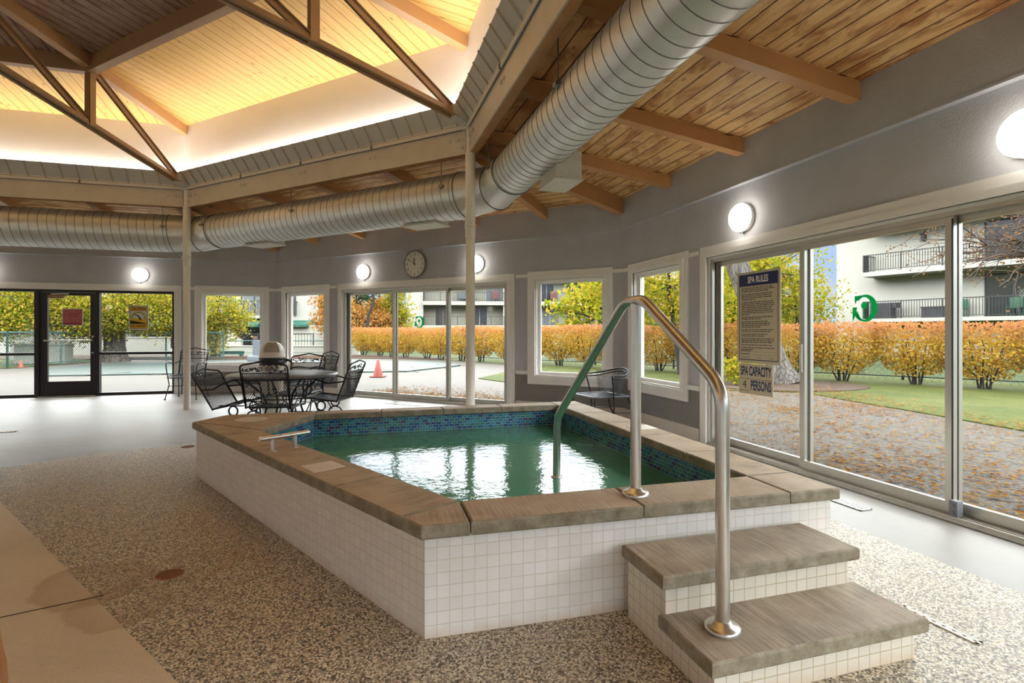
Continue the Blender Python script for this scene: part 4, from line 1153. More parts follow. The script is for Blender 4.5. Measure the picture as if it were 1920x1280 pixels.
def mk_iron_chair(spring):
    # faces +y
    e = empty('patio_chair'); sw = .24; zs = .42
    yb = lambda z: -.20 - (z - zs) * .27
    P = lambda x, s: (x, yb(zs + s * .88) - .012 * (1 - (x / sw) ** 2), zs + s * .88)
    b = MB(); top = .895
    loop = arc_path([(-sw + .01, yb(zs - .01), zs - .01), (-sw, yb(top - .03), top - .03), (-sw * .55, yb(top), top - .012), (0, yb(top) - .01, top + .012), (sw * .55, yb(top), top - .012), (sw, yb(top - .03), top - .03), (sw - .01, yb(zs - .01), zs - .01)], .05)
    b.tube(loop, .009, 8); b.tube([P(-sw, .41), P(0, .415), P(sw, .41)], .006, 6); b.tube([P(-sw, .335), P(0, .33), P(sw, .335)], .007, 6)
    b.tube([P(-sw + .02, .02), P(-sw + .02, .41)], .005, 6); b.tube([P(sw - .02, .02), P(sw - .02, .41)], .005, 6)
    b.build('back_frame', 'iron_black', e)
    b = MB(); lattice(b, lambda x, s: P(x, s + .01), sw * 2 - .05, .395); b.build('back_mesh', 'iron_grey', e)
    b = MB(); yy = yb(.82); b0 = len(b.v)
    for s in (1, -1):
        scroll(b, s * .008, .872, s, yy); b.tube([(s * .055, yy, .862), (s * .09, yy, .882), (s * .125, yy, .872), (s * .165, yy, .852), (s * .20, yy, .868)], .004, 5)
        for x, z, a in ((.075, .885, .5), (.105, .872, -.7), (.13, .886, 1.2), (.17, .862, -1), (.205, .872, .2), (.06, .85, -1.4)): leafm(b, s * x, z, yy, s, a)
    b.v = [(x, y, z - .052) for x, y, z in b.v]; b.build('back_ornament', 'iron_black', e)
    Q = lambda x, s: (x, -.20 + s, zs + .012 * sin(min(1, s / .45) * pi) * -1 + (0 if s < .40 else -(s - .40) * .5))
    b = MB(); b.tube(arc_path([(-sw + .01, -.20, zs), (-sw, .20, zs), (-sw + .03, .27, zs - .03), (sw - .03, .27, zs - .03), (sw, .20, zs), (sw - .01, -.20, zs)], .05), .009, 8); b.tube([(-sw, -.20, zs), (sw, -.20, zs)], .007, 6)
    b.build('seat_frame', 'iron_black', e)
    b = MB(); lattice(b, Q, sw * 2 - .03, .46); b.build('seat_mesh', 'iron_grey', e)
    for s in (1, -1):
        b = MB(); b.tube(arc_path([(s * sw, yb(.66), .66), (s * (sw + .035), -.10, .625), (s * (sw + .04), .06, .655), (s * (sw + .03), .19, .65), (s * (sw + .01), .215, .56), (s * sw, .19, zs - .01)], .07), .009, 8); b.build('armrest', 'iron_black', e)
    if spring:
        for s in (1, -1):
            x = s * .19; b = MB()
            ring = [(x, .0 + .052 * cos(2 * pi * i / 20), .34 + .052 * sin(2 * pi * i / 20)) for i in range(21)]
            b.tube(ring, .009, 6, False); b.bar((x, -.16, zs - .022), (x, .12, zs - .022), .03, .01); b.build('spring_coil', 'iron_black', e)
            b = MB(); b.tube(arc_path([(x, .0, .288), (x, .06, .27), (s * .21, .20, .012)], .05), .009, 6); b.lathe([(.018, 0), (.018, .012), (.01, .016)], 8, lambda X, Y, h, s=s: (s * .21 + X, .20 + Y, h)); b.build('leg', 'iron_black', e)
            b = MB(); b.tube(arc_path([(x, .0, .288), (x, -.06, .27), (s * .21, -.22, .012)], .05), .009, 6); b.lathe([(.018, 0), (.018, .012), (.01, .016)], 8, lambda X, Y, h, s=s: (s * .21 + X, -.22 + Y, h)); b.build('leg', 'iron_black', e)
        for yy in (.14, -.15): b = MB(); b.tube([(-.2, yy, .13), (.2, yy, .13)], .007, 6); b.build('stretcher', 'iron_black', e)
    else:
        for s in (1, -1):
            for y0, y1 in ((.19, .24), (-.20, -.27)):
                b = MB(); b.tube([(s * sw, y0, zs), (s * (sw - .02), y0 * .9, .26), (s * (sw + .02), y1, .012)], .009, 6); b.lathe([(.02, 0), (.02, .012), (.01, .016)], 8, lambda X, Y, h, s=s, y1=y1: (s * (sw + .02) + X, y1 + Y, h)); b.build('leg', 'iron_black', e)
        b = MB(); b.tube([(-sw, .19, .24), (sw, .19, .24)], .006, 6); b.build('stretcher', 'iron_black', e)
    return e
ch = mk_iron_chair(True); chs = mk_iron_chair(False)
PLACE = [(ch, (-3.03, 6.0), -96, 17, 'black iron spring chair tipped back at the post side of the table'),
         (ch, (-2.54, 5.72), 2, 0, 'black iron mesh chair with its back to the viewer, nearest the spa'),
         (ch, (-2.22, 6.42), 84, 6, 'black iron spring chair in profile near the sliding door'),
         (ch, (-2.83, 7.05), 178, 0, 'black iron chair facing the viewer across the table'),
         (ch, (-3.15, 8.35), 140, 2, 'black iron chair turned aside by the window, behind the table'),
         (chs, (-5.95, 9.72), 188, 0, 'black iron armchair with straight legs behind the white post near the dark door')]
used = set()
for src, (x, y), deg, tilt, lab in PLACE:
    o = src if src.name not in used else copy_tree(src)
    used.add(src.name); o.location = (x, y, 0); o.rotation_euler = (0, 0, radians(deg))
    for c in o.children: c.matrix_local = Matrix()
    if tilt:   # rocked back on its coil springs: everything above the coils tips about the coil axis
        R = Matrix.Translation((0, 0, .34)) @ Matrix.Rotation(radians(tilt), 4, 'X') @ Matrix.Translation((0, 0, -.34))
        for c in o.children:
            if c.name.split('.')[0] in ('back_frame', 'back_mesh', 'back_ornament', 'seat_frame', 'seat_mesh', 'armrest'): c.matrix_local = R
    tag(o, lab, 'chair', 'wrought iron patio chairs')
# table
tb = empty('patio_table', (-2.66, 6.2, 0)); zt = .725
b = MB(); b.lathe([(0, zt), (.575, zt), (.598, zt - .006), (.605, zt - .02), (.595, zt - .03), (.56, zt - .022), (0, zt - .014)], 56); b.build('tabletop', 'table_top', tb)
for i in range(4):
    a = pi / 4 + i * pi / 2; b = MB(); c, s = cos(a), sin(a)
    b.tube([(c * r, s * r, z) for r, z in ((.50, zt - .02), (.40, .64), (.24, .50), (.19, .36), (.24, .20), (.36, .07), (.42, .012))], .012, 8)
    b.tube([(c * r, s * r, z) for r, z in ((.40, .64), (.32, .58), (.34, .50), (.28, .46))], .007, 6)
    b.lathe([(.02, 0), (.02, .012), (.01, .016)], 8, lambda X, Y, h: (c * .42 + X, s * .42 + Y, h)); b.build('leg', 'iron_black', tb)
b = MB(); b.tube([(.22 * cos(2 * pi * i / 28), .22 * sin(2 * pi * i / 28), .44) for i in range(29)], .008, 6, False); b.tube([(.56 * cos(2 * pi * i / 40), .56 * sin(2 * pi * i / 40), zt - .035) for i in range(41)], .009, 6, False); b.build('brace_ring', 'iron_black', tb)
tag(tb, 'round dark mesh patio table ringed by iron chairs', 'table')
# barrel chair in the corner
bc = empty('barrel_chair', (1.12, 6.62, 0), radians(112)); w = .26; zs = .42
b = MB(); b.tube(arc_path([(-w, -.22, zs), (-w, .26, zs), (w, .26, zs), (w, -.22, zs), (-w, -.22, zs)], .05), .012, 8); b.build('seat_frame', 'iron_grey', bc)
b = MB(); lattice(b, lambda x, s: (x, -.22 + s, zs), w * 2 - .02, .47); b.build('seat_mesh', 'iron_grey', bc)
arc = [(.32 * cos(radians(a)), -.02 - .30 * max(-1, sin(radians(a))) if True else 0, .745 - .06 * (1 - sin(radians(a)) ** 2) * 1.2) for a in range(-12, 193, 8)]
b = MB(); b.tube(arc, .011, 8); b.tube([(x * .97, y * .97, z - .035) for x, y, z in arc], .008, 6); b.build('back_rim', 'iron_black', bc)
b = MB()
lattice(b, lambda x, s: ((.22 + .10 * s / .3) * sin(x * 3.6) * 1.0, -.02 - (.20 + .10 * s / .3) * cos(x * 3.6), zs + .02 + s), .72, .28); b.build('back_mesh', 'iron_grey', bc)
for s in (1, -1):
    b = MB(); b.tube([(s * .315, .05, .685), (s * .27, .0, zs), (s * .25, -.02, .02), (s * .25, -.02, 0)], .009, 6); b.build('arm_leg', 'iron_black', bc)
    b = MB(); b.tube([(s * w, .26, zs), (s * (w - .01), .27, 0)], .010, 6); b.build('leg', 'iron_black', bc)
    b = MB(); b.tube([(s * w * .9, -.22, zs), (s * w, -.30, .2), (s * (w + .02), -.42, 0)], .010, 6); b.build('leg', 'iron_black', bc)
    b = MB(); b.tube([(s * (w - .01), .262, .24), (s * w, -.29, .22)], .006, 6); b.build('stretcher', 'iron_black', bc)
tag(bc, 'low dark barrel-back iron chair in the corner behind the handrail', 'chair')
# bin with a domed lid
bn = empty('trash_bin', (-3.86, 8.55, 0), radians(200))
b = MB(); b.lathe([(0, .01), (.175, .01), (.18, .03), (.205, .78), (.212, .80)], 32); b.build('bin_body', 'bin_beige', bn)
b = MB(); rows = []
for i in range(9):
    t = i / 8; rows.append([((.214 + (.016 if i in (2, 5) else 0) + .012 * sin(j * 2.7 + i * 1.3)) * cos(2 * pi * j / 40), (.214 + (.016 if i in (2, 5) else 0) + .012 * sin(j * 2.7 + i * 1.3)) * sin(2 * pi * j / 40), .815 - .14 * t + .012 * sin(j * 1.9) * t) for j in range(40)])
b.grid(rows, True); b.tube([(-.20, -.02, .76), (-.29, -.03, .745), (-.33, -.03, .72)], [.03, .018, .022], 7); b.build('liner_bag', 'bag_black', bn)
b = MB(); b.lathe([(.222, .80), (.226, .815), (.222, .84), (.218, .862)] + [(.218 * cos(radians(a)), .862 + .20 * sin(radians(a))) for a in range(8, 91, 8)] + [(0, 1.063)], 36); b.build('dome_lid', 'bin_white', bn)
b = MB(); rr = []
for i in range(7):
    el = radians(4 + 52 * i / 6); rr.append([(.224 * cos(el) * cos(a), .224 * cos(el) * sin(a), .868 + .205 * sin(el)) for a in [radians(52 + 76 * j / 10) for j in range(11)]])
b.grid(rr, mi=1); b.tube(rr[0] + [r[-1] for r in rr[1:]] + list(reversed(rr[-1][:-1])) + [r[0] for r in reversed(rr[:-1])], .006, 5, False); b.build('swing_flap', ['bin_white', 'bin_flap'], bn)
bn.scale = (.86, .86, 1)
tag(bn, 'white dome-lidded trash bin with a black liner behind the table', 'trash bin')
#OUTDOOR
# ------------------------------------------------------------------ grounds
GZ = -.05
def ground_poly(name, poly, z, mat, label, kind='structure', h=.06):
    b = MB(); b.prism(poly, z - h, z); o = b.build(name, mat, kind=kind); o['label'] = label; return o
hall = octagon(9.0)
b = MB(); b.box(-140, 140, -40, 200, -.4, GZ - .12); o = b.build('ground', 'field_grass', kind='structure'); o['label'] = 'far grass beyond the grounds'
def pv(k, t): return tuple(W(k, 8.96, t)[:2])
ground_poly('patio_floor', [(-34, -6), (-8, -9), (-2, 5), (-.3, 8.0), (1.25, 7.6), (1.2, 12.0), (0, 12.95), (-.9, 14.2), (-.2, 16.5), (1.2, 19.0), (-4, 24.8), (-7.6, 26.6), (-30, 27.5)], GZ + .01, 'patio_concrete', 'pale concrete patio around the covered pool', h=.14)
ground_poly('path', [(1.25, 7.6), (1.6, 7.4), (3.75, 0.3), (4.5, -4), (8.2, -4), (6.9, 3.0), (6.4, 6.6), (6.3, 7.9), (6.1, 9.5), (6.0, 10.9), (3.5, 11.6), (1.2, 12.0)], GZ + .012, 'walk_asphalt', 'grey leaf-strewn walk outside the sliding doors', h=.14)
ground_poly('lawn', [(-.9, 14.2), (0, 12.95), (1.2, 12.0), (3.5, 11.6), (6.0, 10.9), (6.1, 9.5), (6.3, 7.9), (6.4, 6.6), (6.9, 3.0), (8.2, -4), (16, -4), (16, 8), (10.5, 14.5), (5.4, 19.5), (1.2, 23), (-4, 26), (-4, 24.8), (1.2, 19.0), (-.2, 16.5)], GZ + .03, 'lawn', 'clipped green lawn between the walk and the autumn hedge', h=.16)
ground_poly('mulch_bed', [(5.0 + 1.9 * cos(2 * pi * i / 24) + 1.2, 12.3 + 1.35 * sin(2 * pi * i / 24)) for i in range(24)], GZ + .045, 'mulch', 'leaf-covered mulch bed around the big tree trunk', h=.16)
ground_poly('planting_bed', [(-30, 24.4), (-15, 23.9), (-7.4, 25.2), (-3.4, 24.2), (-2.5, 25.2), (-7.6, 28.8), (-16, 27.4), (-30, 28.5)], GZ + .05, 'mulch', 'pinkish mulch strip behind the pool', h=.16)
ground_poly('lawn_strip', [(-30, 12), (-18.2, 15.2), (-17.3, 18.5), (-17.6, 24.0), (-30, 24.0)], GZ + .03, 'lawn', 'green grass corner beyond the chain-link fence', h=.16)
# pool with its winter cover
cv = [(-13.1, 14.9), (-10.2, 15.6), (-5.0, 16.3), (-3.3, 16.6), (-1.9, 19.6), (-3.1, 21.9), (-7.1, 22.9), (-13.3, 22.6), (-15.2, 20.6), (-15.6, 17.9)]
pc = empty('pool_cover', (-8.5, 19, GZ + .02))
b = MB(); b.prism([(x + 8.5, y - 19) for x, y in cv], -.02, .035, bev=.015); b.build('cover_sheet', 'pool_cover', pc)
for i, (x, y) in enumerate(((-10.2, 15.6), (-7.6, 15.95), (-5.0, 16.3), (-3.3, 16.6), (-1.9, 19.6), (-2.6, 18.2), (-12, 15.2))):
    d = (Vector((x, y)) - Vector((-8.5, 19))).normalized()
    b = MB(); b.bar((x + 8.5 - d.x * .9, y - 19 - d.y * .9, .042), (x + 8.5 + d.x * .45, y - 19 + d.y * .45, .01), .05, .01); b.build('anchor_strap', 'strap_dark', pc)
tag(pc, 'grey-green winter cover stretched over the outdoor pool', 'pool cover')
def cone(x, y, s, lab):
    e = empty('traffic_cone', (x, y, GZ + .02)); b = MB(); b.prism([(-.19 * s, -.19 * s), (.19 * s, -.19 * s), (.19 * s, .19 * s), (-.19 * s, .19 * s)], 0, .03 * s, bev=.006); b.build('base', 'cone_orange', e)
    b = MB(); b.lathe([(.135 * s, .03 * s), (.04 * s, .46 * s), (.028 * s, .47 * s), (0, .47 * s)], 24); b.build('cone_body', 'cone_orange', e); e.scale = (1, 1, 1); tag(e, lab, 'traffic cone')
cone(-3.72, 14.75, 1.0, 'orange traffic cone standing on the patio by the pool cover')
cone(-17.2, 18.6, .55, 'small orange cone at the foot of the chain-link fence')

# ------------------------------------------------------------------ plants
def leaf_cloud(b, pts, size, rnd, flat=.0):
    for p in pts:
        s = size * rnd.uniform(.7, 1.25)
        d = Vector((rnd.gauss(0, 1), rnd.gauss(0, 1), rnd.gauss(0, 1) * (1 - flat))).normalized()
        n = d.cross(Vector((rnd.gauss(0, 1), rnd.gauss(0, 1), rnd.gauss(0, 1)))).normalized()
        m = d.cross(n) * (s * .18)
        d = d * s * .5; n = n * s * .3; p = Vector(p)
        b.face([p - d, p + n + m, p + d, p - n + m])
def limb(b, p, q, r0, r1, rnd, n=5, wob=.08):
    p = Vector(p); q = Vector(q); L = (q - p).length; pts = []
    for i in range(n + 1):
        f = i / n; v = p.lerp(q, f)
        if 0 < i < n: v = v + Vector((rnd.gauss(0, wob), rnd.gauss(0, wob), rnd.gauss(0, wob * .5))) * L * .5
        pts.append(v)
    b.tube(pts, [r0 + (r1 - r0) * i / n for i in range(n + 1)], 7)
    return pts
def mk_tree(name, base, trunk, r, blobs, nleaf, size, leaf, bark, seed, label, cat='tree', clump=.34, group=None, twigs=26, per=22):
    rnd = random.Random(seed); e = empty(name, base); B0 = Vector(base)
    b = MB(); pts = [Vector(p) for p in trunk]
    fine = []
    for i in range(len(pts) - 1):
        for f in (0, .34, .67): fine.append(pts[i].lerp(pts[i + 1], f))
    fine.append(pts[-1]); nn = len(fine)
    rad = [r * (1 - .55 * i / nn) + (r * .45 if i == 0 else r * .12 if i == 1 else 0) for i in range(nn)]
    b.tube(fine, rad, 12); b.build('trunk', bark, e)
    b = MB(); clumps = []
    for c, rr in blobs:
        c = Vector(c); rr = Vector(rr)
        for _ in range(max(3, int(nleaf / per / len(blobs)))):
            while True:
                v = Vector((rnd.uniform(-1, 1), rnd.uniform(-1, 1), rnd.uniform(-1, 1)))
                if v.length < 1 and v.length > rnd.random() ** .6 * .75: break
            clumps.append(c + Vector((v.x * rr.x, v.y * rr.y, v.z * rr.z)))
    tw = rnd.sample(clumps, min(len(clumps), twigs))
    for q in tw:
        p = min(fine[len(fine) // 3:], key=lambda v: (v - q).length + rnd.random() * .6)
        limb(b, p, q, r * .28, r * .04, rnd)
    if tw: b.build('branches', bark, e)
    if nleaf:
        b = MB(); lp = []
        for c in clumps:
            for _ in range(per): lp.append(c + Vector((rnd.gauss(0, clump), rnd.gauss(0, clump), rnd.gauss(0, clump * .7))))
        leaf_cloud(b, lp, size, rnd); b.build('crown', leaf, e)
    tag(e, label, cat, group); return e

# clipped autumn hedge: every shrub is its own plant
hedge_src = []
def mk_shrub(seed):
    rnd = random.Random(seed); e = empty('hedge_shrub')
    b = MB()
    for i in range(6):
        a = 2 * pi * i / 6 + rnd.random(); limb(b, (.10 * cos(a), .10 * sin(a), 0), (rnd.uniform(.3, .55) * cos(a), rnd.uniform(.25, .4) * sin(a), rnd.uniform(.85, 1.2)), .022, .007, rnd, 4, .06)
    b.build('stems', 'bark_dark', e)
    b = MB(); lp = []
    while len(lp) < 3600:
        z = rnd.uniform(.22, 1.45); wz = .30 + .52 * min(1, (z - .15) / .6)
        x = rnd.uniform(-1, 1); y = rnd.uniform(-1, 1)
        if x * x + y * y > 1: continue
        if z < .55 and rnd.random() > (z - .05) / .6: continue
        if rnd.random() > .35 + .65 * (x * x + y * y): continue
        lp.append((x * wz * 1.12, y * wz * .85, z + rnd.gauss(0, .02)))
    leaf_cloud(b, lp, .078, rnd); b.build('foliage', 'leaf_hedge', e)
    return e
NTH = ['first', 'second', 'third', 'fourth', 'fifth', 'sixth', 'seventh', 'eighth', 'ninth', 'tenth', 'eleventh', 'twelfth', 'thirteenth', 'fourteenth', 'fifteenth', 'sixteenth', 'seventeenth', 'eighteenth', 'nineteenth', 'twentieth', 'twenty-first', 'twenty-second', 'twenty-third', 'twenty-fourth']
HA, HB = Vector((11.3, 10.75)), Vector((-7.9, 28.2)); nh = 21
rnd = random.Random(3)
for i in range(nh):
    if i < 4: o = mk_shrub(40 + i); hedge_src.append(o)
    else: o = copy_tree(hedge_src[i % 4])
    p = HA.lerp(HB, i / (nh - 1)); p = p + Vector((rnd.uniform(-.12, .12), rnd.uniform(-.12, .12)))
    o.location = (p.x, p.y, GZ + .03); o.rotation_euler = (0, 0, atan2((HB - HA).y, (HB - HA).x) + (pi if rnd.random() > .5 else 0)); o.scale = (rnd.uniform(.98, 1.12), 1, rnd.uniform(.97, 1.03))
    tag(o, 'clipped yellow and orange hedge shrub, %s along the row from its sliding door end' % NTH[i], 'shrub', 'shrubs of the clipped autumn hedge')

# trees
mk_tree('shade_tree', (6.5, 12.9, GZ), [(0, 0, 0), (-.25, .08, .9), (-.6, .16, 2.0), (-1.05, .3, 3.3), (-1.3, .4, 4.6), (-1.2, .4, 6.5)], .36,
        [((-.8, .3, 6.6), (3.2, 3.0, 1.6)), ((1.2, -1.4, 5.2), (1.0, .8, .9))], 3000, .16, 'leaf_yellowgreen', 'bark_grey', 2, 'thick leaning grey tree trunk behind the spa rules sign')
YG = 'trees with yellow-green autumn leaves'
mk_tree('autumn_tree', (11.2, 23.5, GZ), [(0, 0, 0), (.1, 0, 2), (.2, .1, 4)], .15, [((.1, 0, 4.0), (2.2, 2.0, 2.6)), ((-1.6, -.5, 3.2), (1.8, 1.5, 1.9))], 7000, .17, 'leaf_yellowgreen', 'bark_dark', 3, 'yellow-green tree beyond the hedge, just past the thick trunk')
mk_tree('autumn_tree', (13.6, 25.5, GZ), [(0, 0, 0), (.1, 0, 1.5), (.1, .1, 3)], .12, [((0, 0, 2.6), (2.0, 1.6, 1.5)), ((-1.4, 0, 3.6), (1.2, 1.2, 1.3))], 6000, .16, 'leaf_yellowgreen', 'bark_dark', 4, 'low yellow-green tree ending at the white balcony building edge')
mk_tree('autumn_tree', (8.3, 22.5, GZ), [(0, 0, 0), (.1, 0, 2), (0, .1, 4.5)], .15, [((0, 0, 4.4), (2.0, 2.0, 2.5)), ((.3, -.4, 2.4), (1.7, 1.5, 1.2))], 7000, .17, 'leaf_yellowgreen', 'bark_dark', 5, 'tall yellow-green tree behind the thick leaning trunk')
mk_tree('autumn_tree', (4.9, 15.4, GZ), [(0, 0, 0), (-.2, 0, 1.4), (-.35, .1, 2.6), (-.2, .1, 4.2)], .075, [((.1, 0, 3.5), (1.7, 1.7, 1.9)), ((-1.75, .3, 2.7), (1.05, 1.0, .95)), ((.4, .2, 2.1), (1.0, 1.0, .7))], 8000, .12, 'leaf_yellowgreen', 'bark_dark', 6, 'yellow-green tree overhanging the hedge, seen through the corner windows')
mk_tree('autumn_tree', (-17.0, 22.7, GZ), [(0, 0, 0), (.05, 0, 1.0), (.1, .05, 2.2), (.3, .1, 5)], .42, [((.5, -.3, 3.6), (4.2, 2.6, 2.1)), ((-2.6, -.8, 2.9), (2.4, 1.8, 1.5)), ((2.0, -.4, 2.2), (1.7, 1.3, .9)), ((-.5, -1.0, 1.9), (1.6, 1.2, .8))], 32000, .115, 'leaf_maple', 'bark_grey', 7, 'large green and gold maple beyond the dark glass door')
mk_tree('autumn_tree', (-20.3, 20.2, GZ), [(0, 0, 0), (0, 0, 1.5), (.1, 0, 4)], .22, [((0, -.2, 3.2), (2.2, 1.6, 1.9)), ((1.0, -.4, 1.9), (1.4, 1.0, .8))], 12000, .115, 'leaf_maple', 'bark_grey', 8, 'gold leaved tree seen through the side light beyond the dark door')
mk_tree('autumn_tree', (-14.4, 25.6, GZ), [(0, 0, 0), (.1, 0, 1.0), (.2, .05, 3)], .12, [((.1, -.2, 2.9), (1.2, 1.0, 1.1)), ((.8, -.2, 1.9), (.8, .6, .6)), ((.1, -.3, 1.2), (.4, .3, .8))], 6000, .13, 'leaf_maple', 'bark_dark', 9, 'gold and green tree drooping before the curved white wall')
for i, (x, y, s, lab) in enumerate(((-13.2, 41, 1.0, 'orange autumn tree behind the hedge, nearest the far corner of the clock wall'), (-11.2, 43, 1.15, 'rust orange tree mass behind the hedge and the dark bare trunk'), (-10.6, 41, .85, 'low orange tree beside the yellow tree by the distant building'))):
    mk_tree('autumn_tree', (x, y, GZ), [(0, 0, 0), (0, 0, 1.2), (.1, 0, 2.5)], .12, [((0, 0, 1.7 * s), (1.7, 1.4, 1.3 * s)), ((.6, .2, 2.6 * s), (.8, .8, .7 * s))], 3600, .24, 'leaf_orange', 'bark_dark', 20 + i, lab)
mk_tree('autumn_tree', (-9.15, 42, GZ), [(0, 0, 0), (0, 0, 2), (.1, 0, 4.5)], .14, [((0, 0, 3.6), (.7, .8, 2.0)), ((.1, 0, 2.0), (.7, .7, 1.2))], 3600, .24, 'leaf_yellowgreen', 'bark_dark', 25, 'bright yellow-green tree against the distant white building end')
mk_tree('autumn_tree', (-10.2, 30, GZ), [(0, 0, 0), (0, 0, 1.5), (.1, 0, 3.4)], .10, [((.1, 0, 3.0), (.75, .7, 1.2)), ((0, 0, 1.9), (.6, .6, .8))], 2600, .18, 'leaf_orange', 'bark_dark', 26, 'golden tree beside the dark evergreens, over the iron chairs')
def mk_bare(base, trunk, r, ends, seed, label, leaf=None, nl=0, size=.1):
    rnd = random.Random(seed); e = empty('bare_tree', base); b = MB(); pts = [Vector(p) for p in trunk]
    b.tube(pts, [r * (1.25 if i == 0 else 1 - .5 * i / len(pts)) for i in range(len(pts))], 9); b.build('trunk', 'bark_dark', e)
    b = MB(); tips = []
    for q in ends:
        q = Vector(q); p = min(pts[1:], key=lambda v: (v - q).length); l1 = limb(b, p, q, r * .26, r * .06, rnd, 6, .10); tips += l1[2:]
        for v in l1[2:]:
            for _ in range(5):
                w = v + (q - p) * rnd.uniform(.1, .4) + Vector((rnd.gauss(0, .5), rnd.gauss(0, .5), rnd.gauss(.12, .35))) * (q - p).length * .35
                limb(b, v, w, r * .075, r * .02, rnd, 4, .12); tips.append(w); tips.append(v.lerp(w, .6))
                for _ in range(2):
                    u = w + Vector((rnd.gauss(0, .3), rnd.gauss(0, .3), rnd.gauss(-.02, .22))) * (q - p).length * .4; limb(b, v.lerp(w, .6), u, r * .04, r * .012, rnd, 3, .1); tips.append(u)
    b.build('branches', 'bark_twig' if leaf == 'leaf_brown' else 'bark_dark', e)
    if leaf:
        b = MB(); lp = []
        for _ in range(nl):
            c = rnd.choice(tips); lp.append(c + Vector((rnd.gauss(0, .10), rnd.gauss(0, .10), rnd.gauss(0, .10))))
        leaf_cloud(b, lp, size, rnd); b.build('crown', leaf, e)
    tag(e, label, 'tree')
mk_bare((-9.75, 36, GZ), [(0, 0, 0), (-.05, 0, 1.6), (.0, 0, 2.4), (.35, 0, 3.2), (.4, 0, 4.6)], .13, [(.7, 0, 6.4), (-1.3, .2, 5.6), (-2.4, .3, 5.2), (1.4, 0, 5.6)], 31, 'dark bare forked tree behind the hedge, seen through the sliding door')
mk_bare((-12.6, 38, GZ), [(0, 0, 0), (.1, 0, 2), (.2, 0, 4.5)], .14, [(1.5, 0, 7), (-.8, 0, 6.5), (2.2, 0, 5.6)], 32, 'thin bare tree rising behind the orange trees', 'leaf_orange', 260, .2)
mk_bare((-8.3, 37, GZ), [(0, 0, 0), (.05, 0, 2), (-.1, 0, 5)], .12, [(.6, 0, 7), (-.9, 0, 6)], 33, 'slender bare tree next to the yellow tree by the distant building', 'leaf_yellowgreen', 300, .2)
mk_bare((13.1, 9.9, GZ), [(0, 0, 0), (-.1, 0, 1.6), (-.3, .1, 3.2), (-.3, .1, 5)], .24, [(-3.0, .4, 2.75), (-4.0, .6, 3.5), (-4.3, .3, 4.3), (-2.6, -.5, 3.3), (-3.4, .9, 3.0), (-2.2, .2, 4.9)], 34, 'nearly bare tree with brown leaves reaching across the balcony building', 'leaf_brown', 2600, .07)
for i, (x, y, h, lab) in enumerate(((-15.2, 46, 8.5, 'tall dark evergreen behind the awning house'), (-13.2, 48, 7.4, 'shorter dark evergreen beside the golden tree'))):
    mk_tree('evergreen_tree', (x, y, GZ), [(0, 0, 0), (0, 0, 3), (0, 0, h * .9)], .2, [((0, 0, h * .3), (1.7, 1.7, h * .25)), ((0, 0, h * .58), (1.3, 1.3, h * .25)), ((0, 0, h * .82), (.8, .8, h * .2))], 3600, .28, 'leaf_dark', 'bark_dark', 50 + i, lab, twigs=8)
# more of the wood behind the hedge
for i, (x, y, lf) in enumerate(((-16, 52, 'leaf_orange'), (-20.5, 54, 'leaf_yellowgreen'), (-14.6, 57, 'leaf_orange'), (16.5, 34, 'leaf_yellowgreen'), (13.5, 36, 'leaf_orange'), (4.5, 27, 'leaf_yellowgreen'), (6.6, 30, 'leaf_yellowgreen'))):
    mk_tree('woodland_tree', (x, y, GZ), [(0, 0, 0), (0, 0, 2), (.2, 0, 4)], .18, [((0, 0, 2.2), (2.4, 2.0, 1.7)), ((.3, 0, 3.4), (1.3, 1.3, .9))] if i not in (3, 4) else [((0, 0, 2.2), (2.2, 2.0, 1.9))], 3200, .3, lf, 'bark_dark', 60 + i,
            ('rust coloured woodland tree glimpsed behind the bare trunks', 'pale woodland tree far behind the orange trees', 'deep orange woodland tree by the distant building', 'low woodland tree beside the balcony building corner', 'orange woodland tree low behind the yellow trees', 'yellow-green woodland tree behind the overhanging tree', 'tall woodland tree behind the corner window tree')[i])
# small shrub at the foot of the trunk
mk_tree('round_shrub', (5.35, 12.3, GZ), [(0, 0, 0), (0, 0, .3)], .02, [((0, 0, .42), (.42, .4, .36))], 900, .09, 'leaf_yellowgreen', 'bark_dark', 70, 'low green shrub at the foot of the thick trunk', 'shrub', .10, twigs=4)
# fallen leaves
rnd = random.Random(8); b = MB(); cnt = 0
cent = [(rnd.uniform(2.2, 6.6), rnd.uniform(-1, 12.3), rnd.uniform(.15, .55)) for _ in range(70)]
while cnt < 15000:
    if rnd.random() < .55:
        c = rnd.choice(cent); x, y = c[0] + rnd.gauss(0, c[2]), c[1] + rnd.gauss(0, c[2] * 1.4)
    else: x, y = rnd.uniform(1.2, 6.9), rnd.uniform(-1.5, 12.6)
    v = Vector((x - CX, y - CY)); 
    if v.x * cos(TH) + v.y * sin(TH) < 9.05 or y > 12.8 or x > 7.2: continue
    s = rnd.uniform(.03, .056); a = rnd.uniform(0, 2 * pi); d = Vector((cos(a), sin(a), rnd.uniform(-.2, .2))) * s * .5; n = Vector((-sin(a), cos(a), rnd.uniform(-.3, .3))) * s * .34
    p = Vector((x, y, GZ + .028 + (.03 if x > 6.15 else 0) + rnd.random() * .008)); b.face([p - d, p + n, p + d, p - n]); cnt += 1
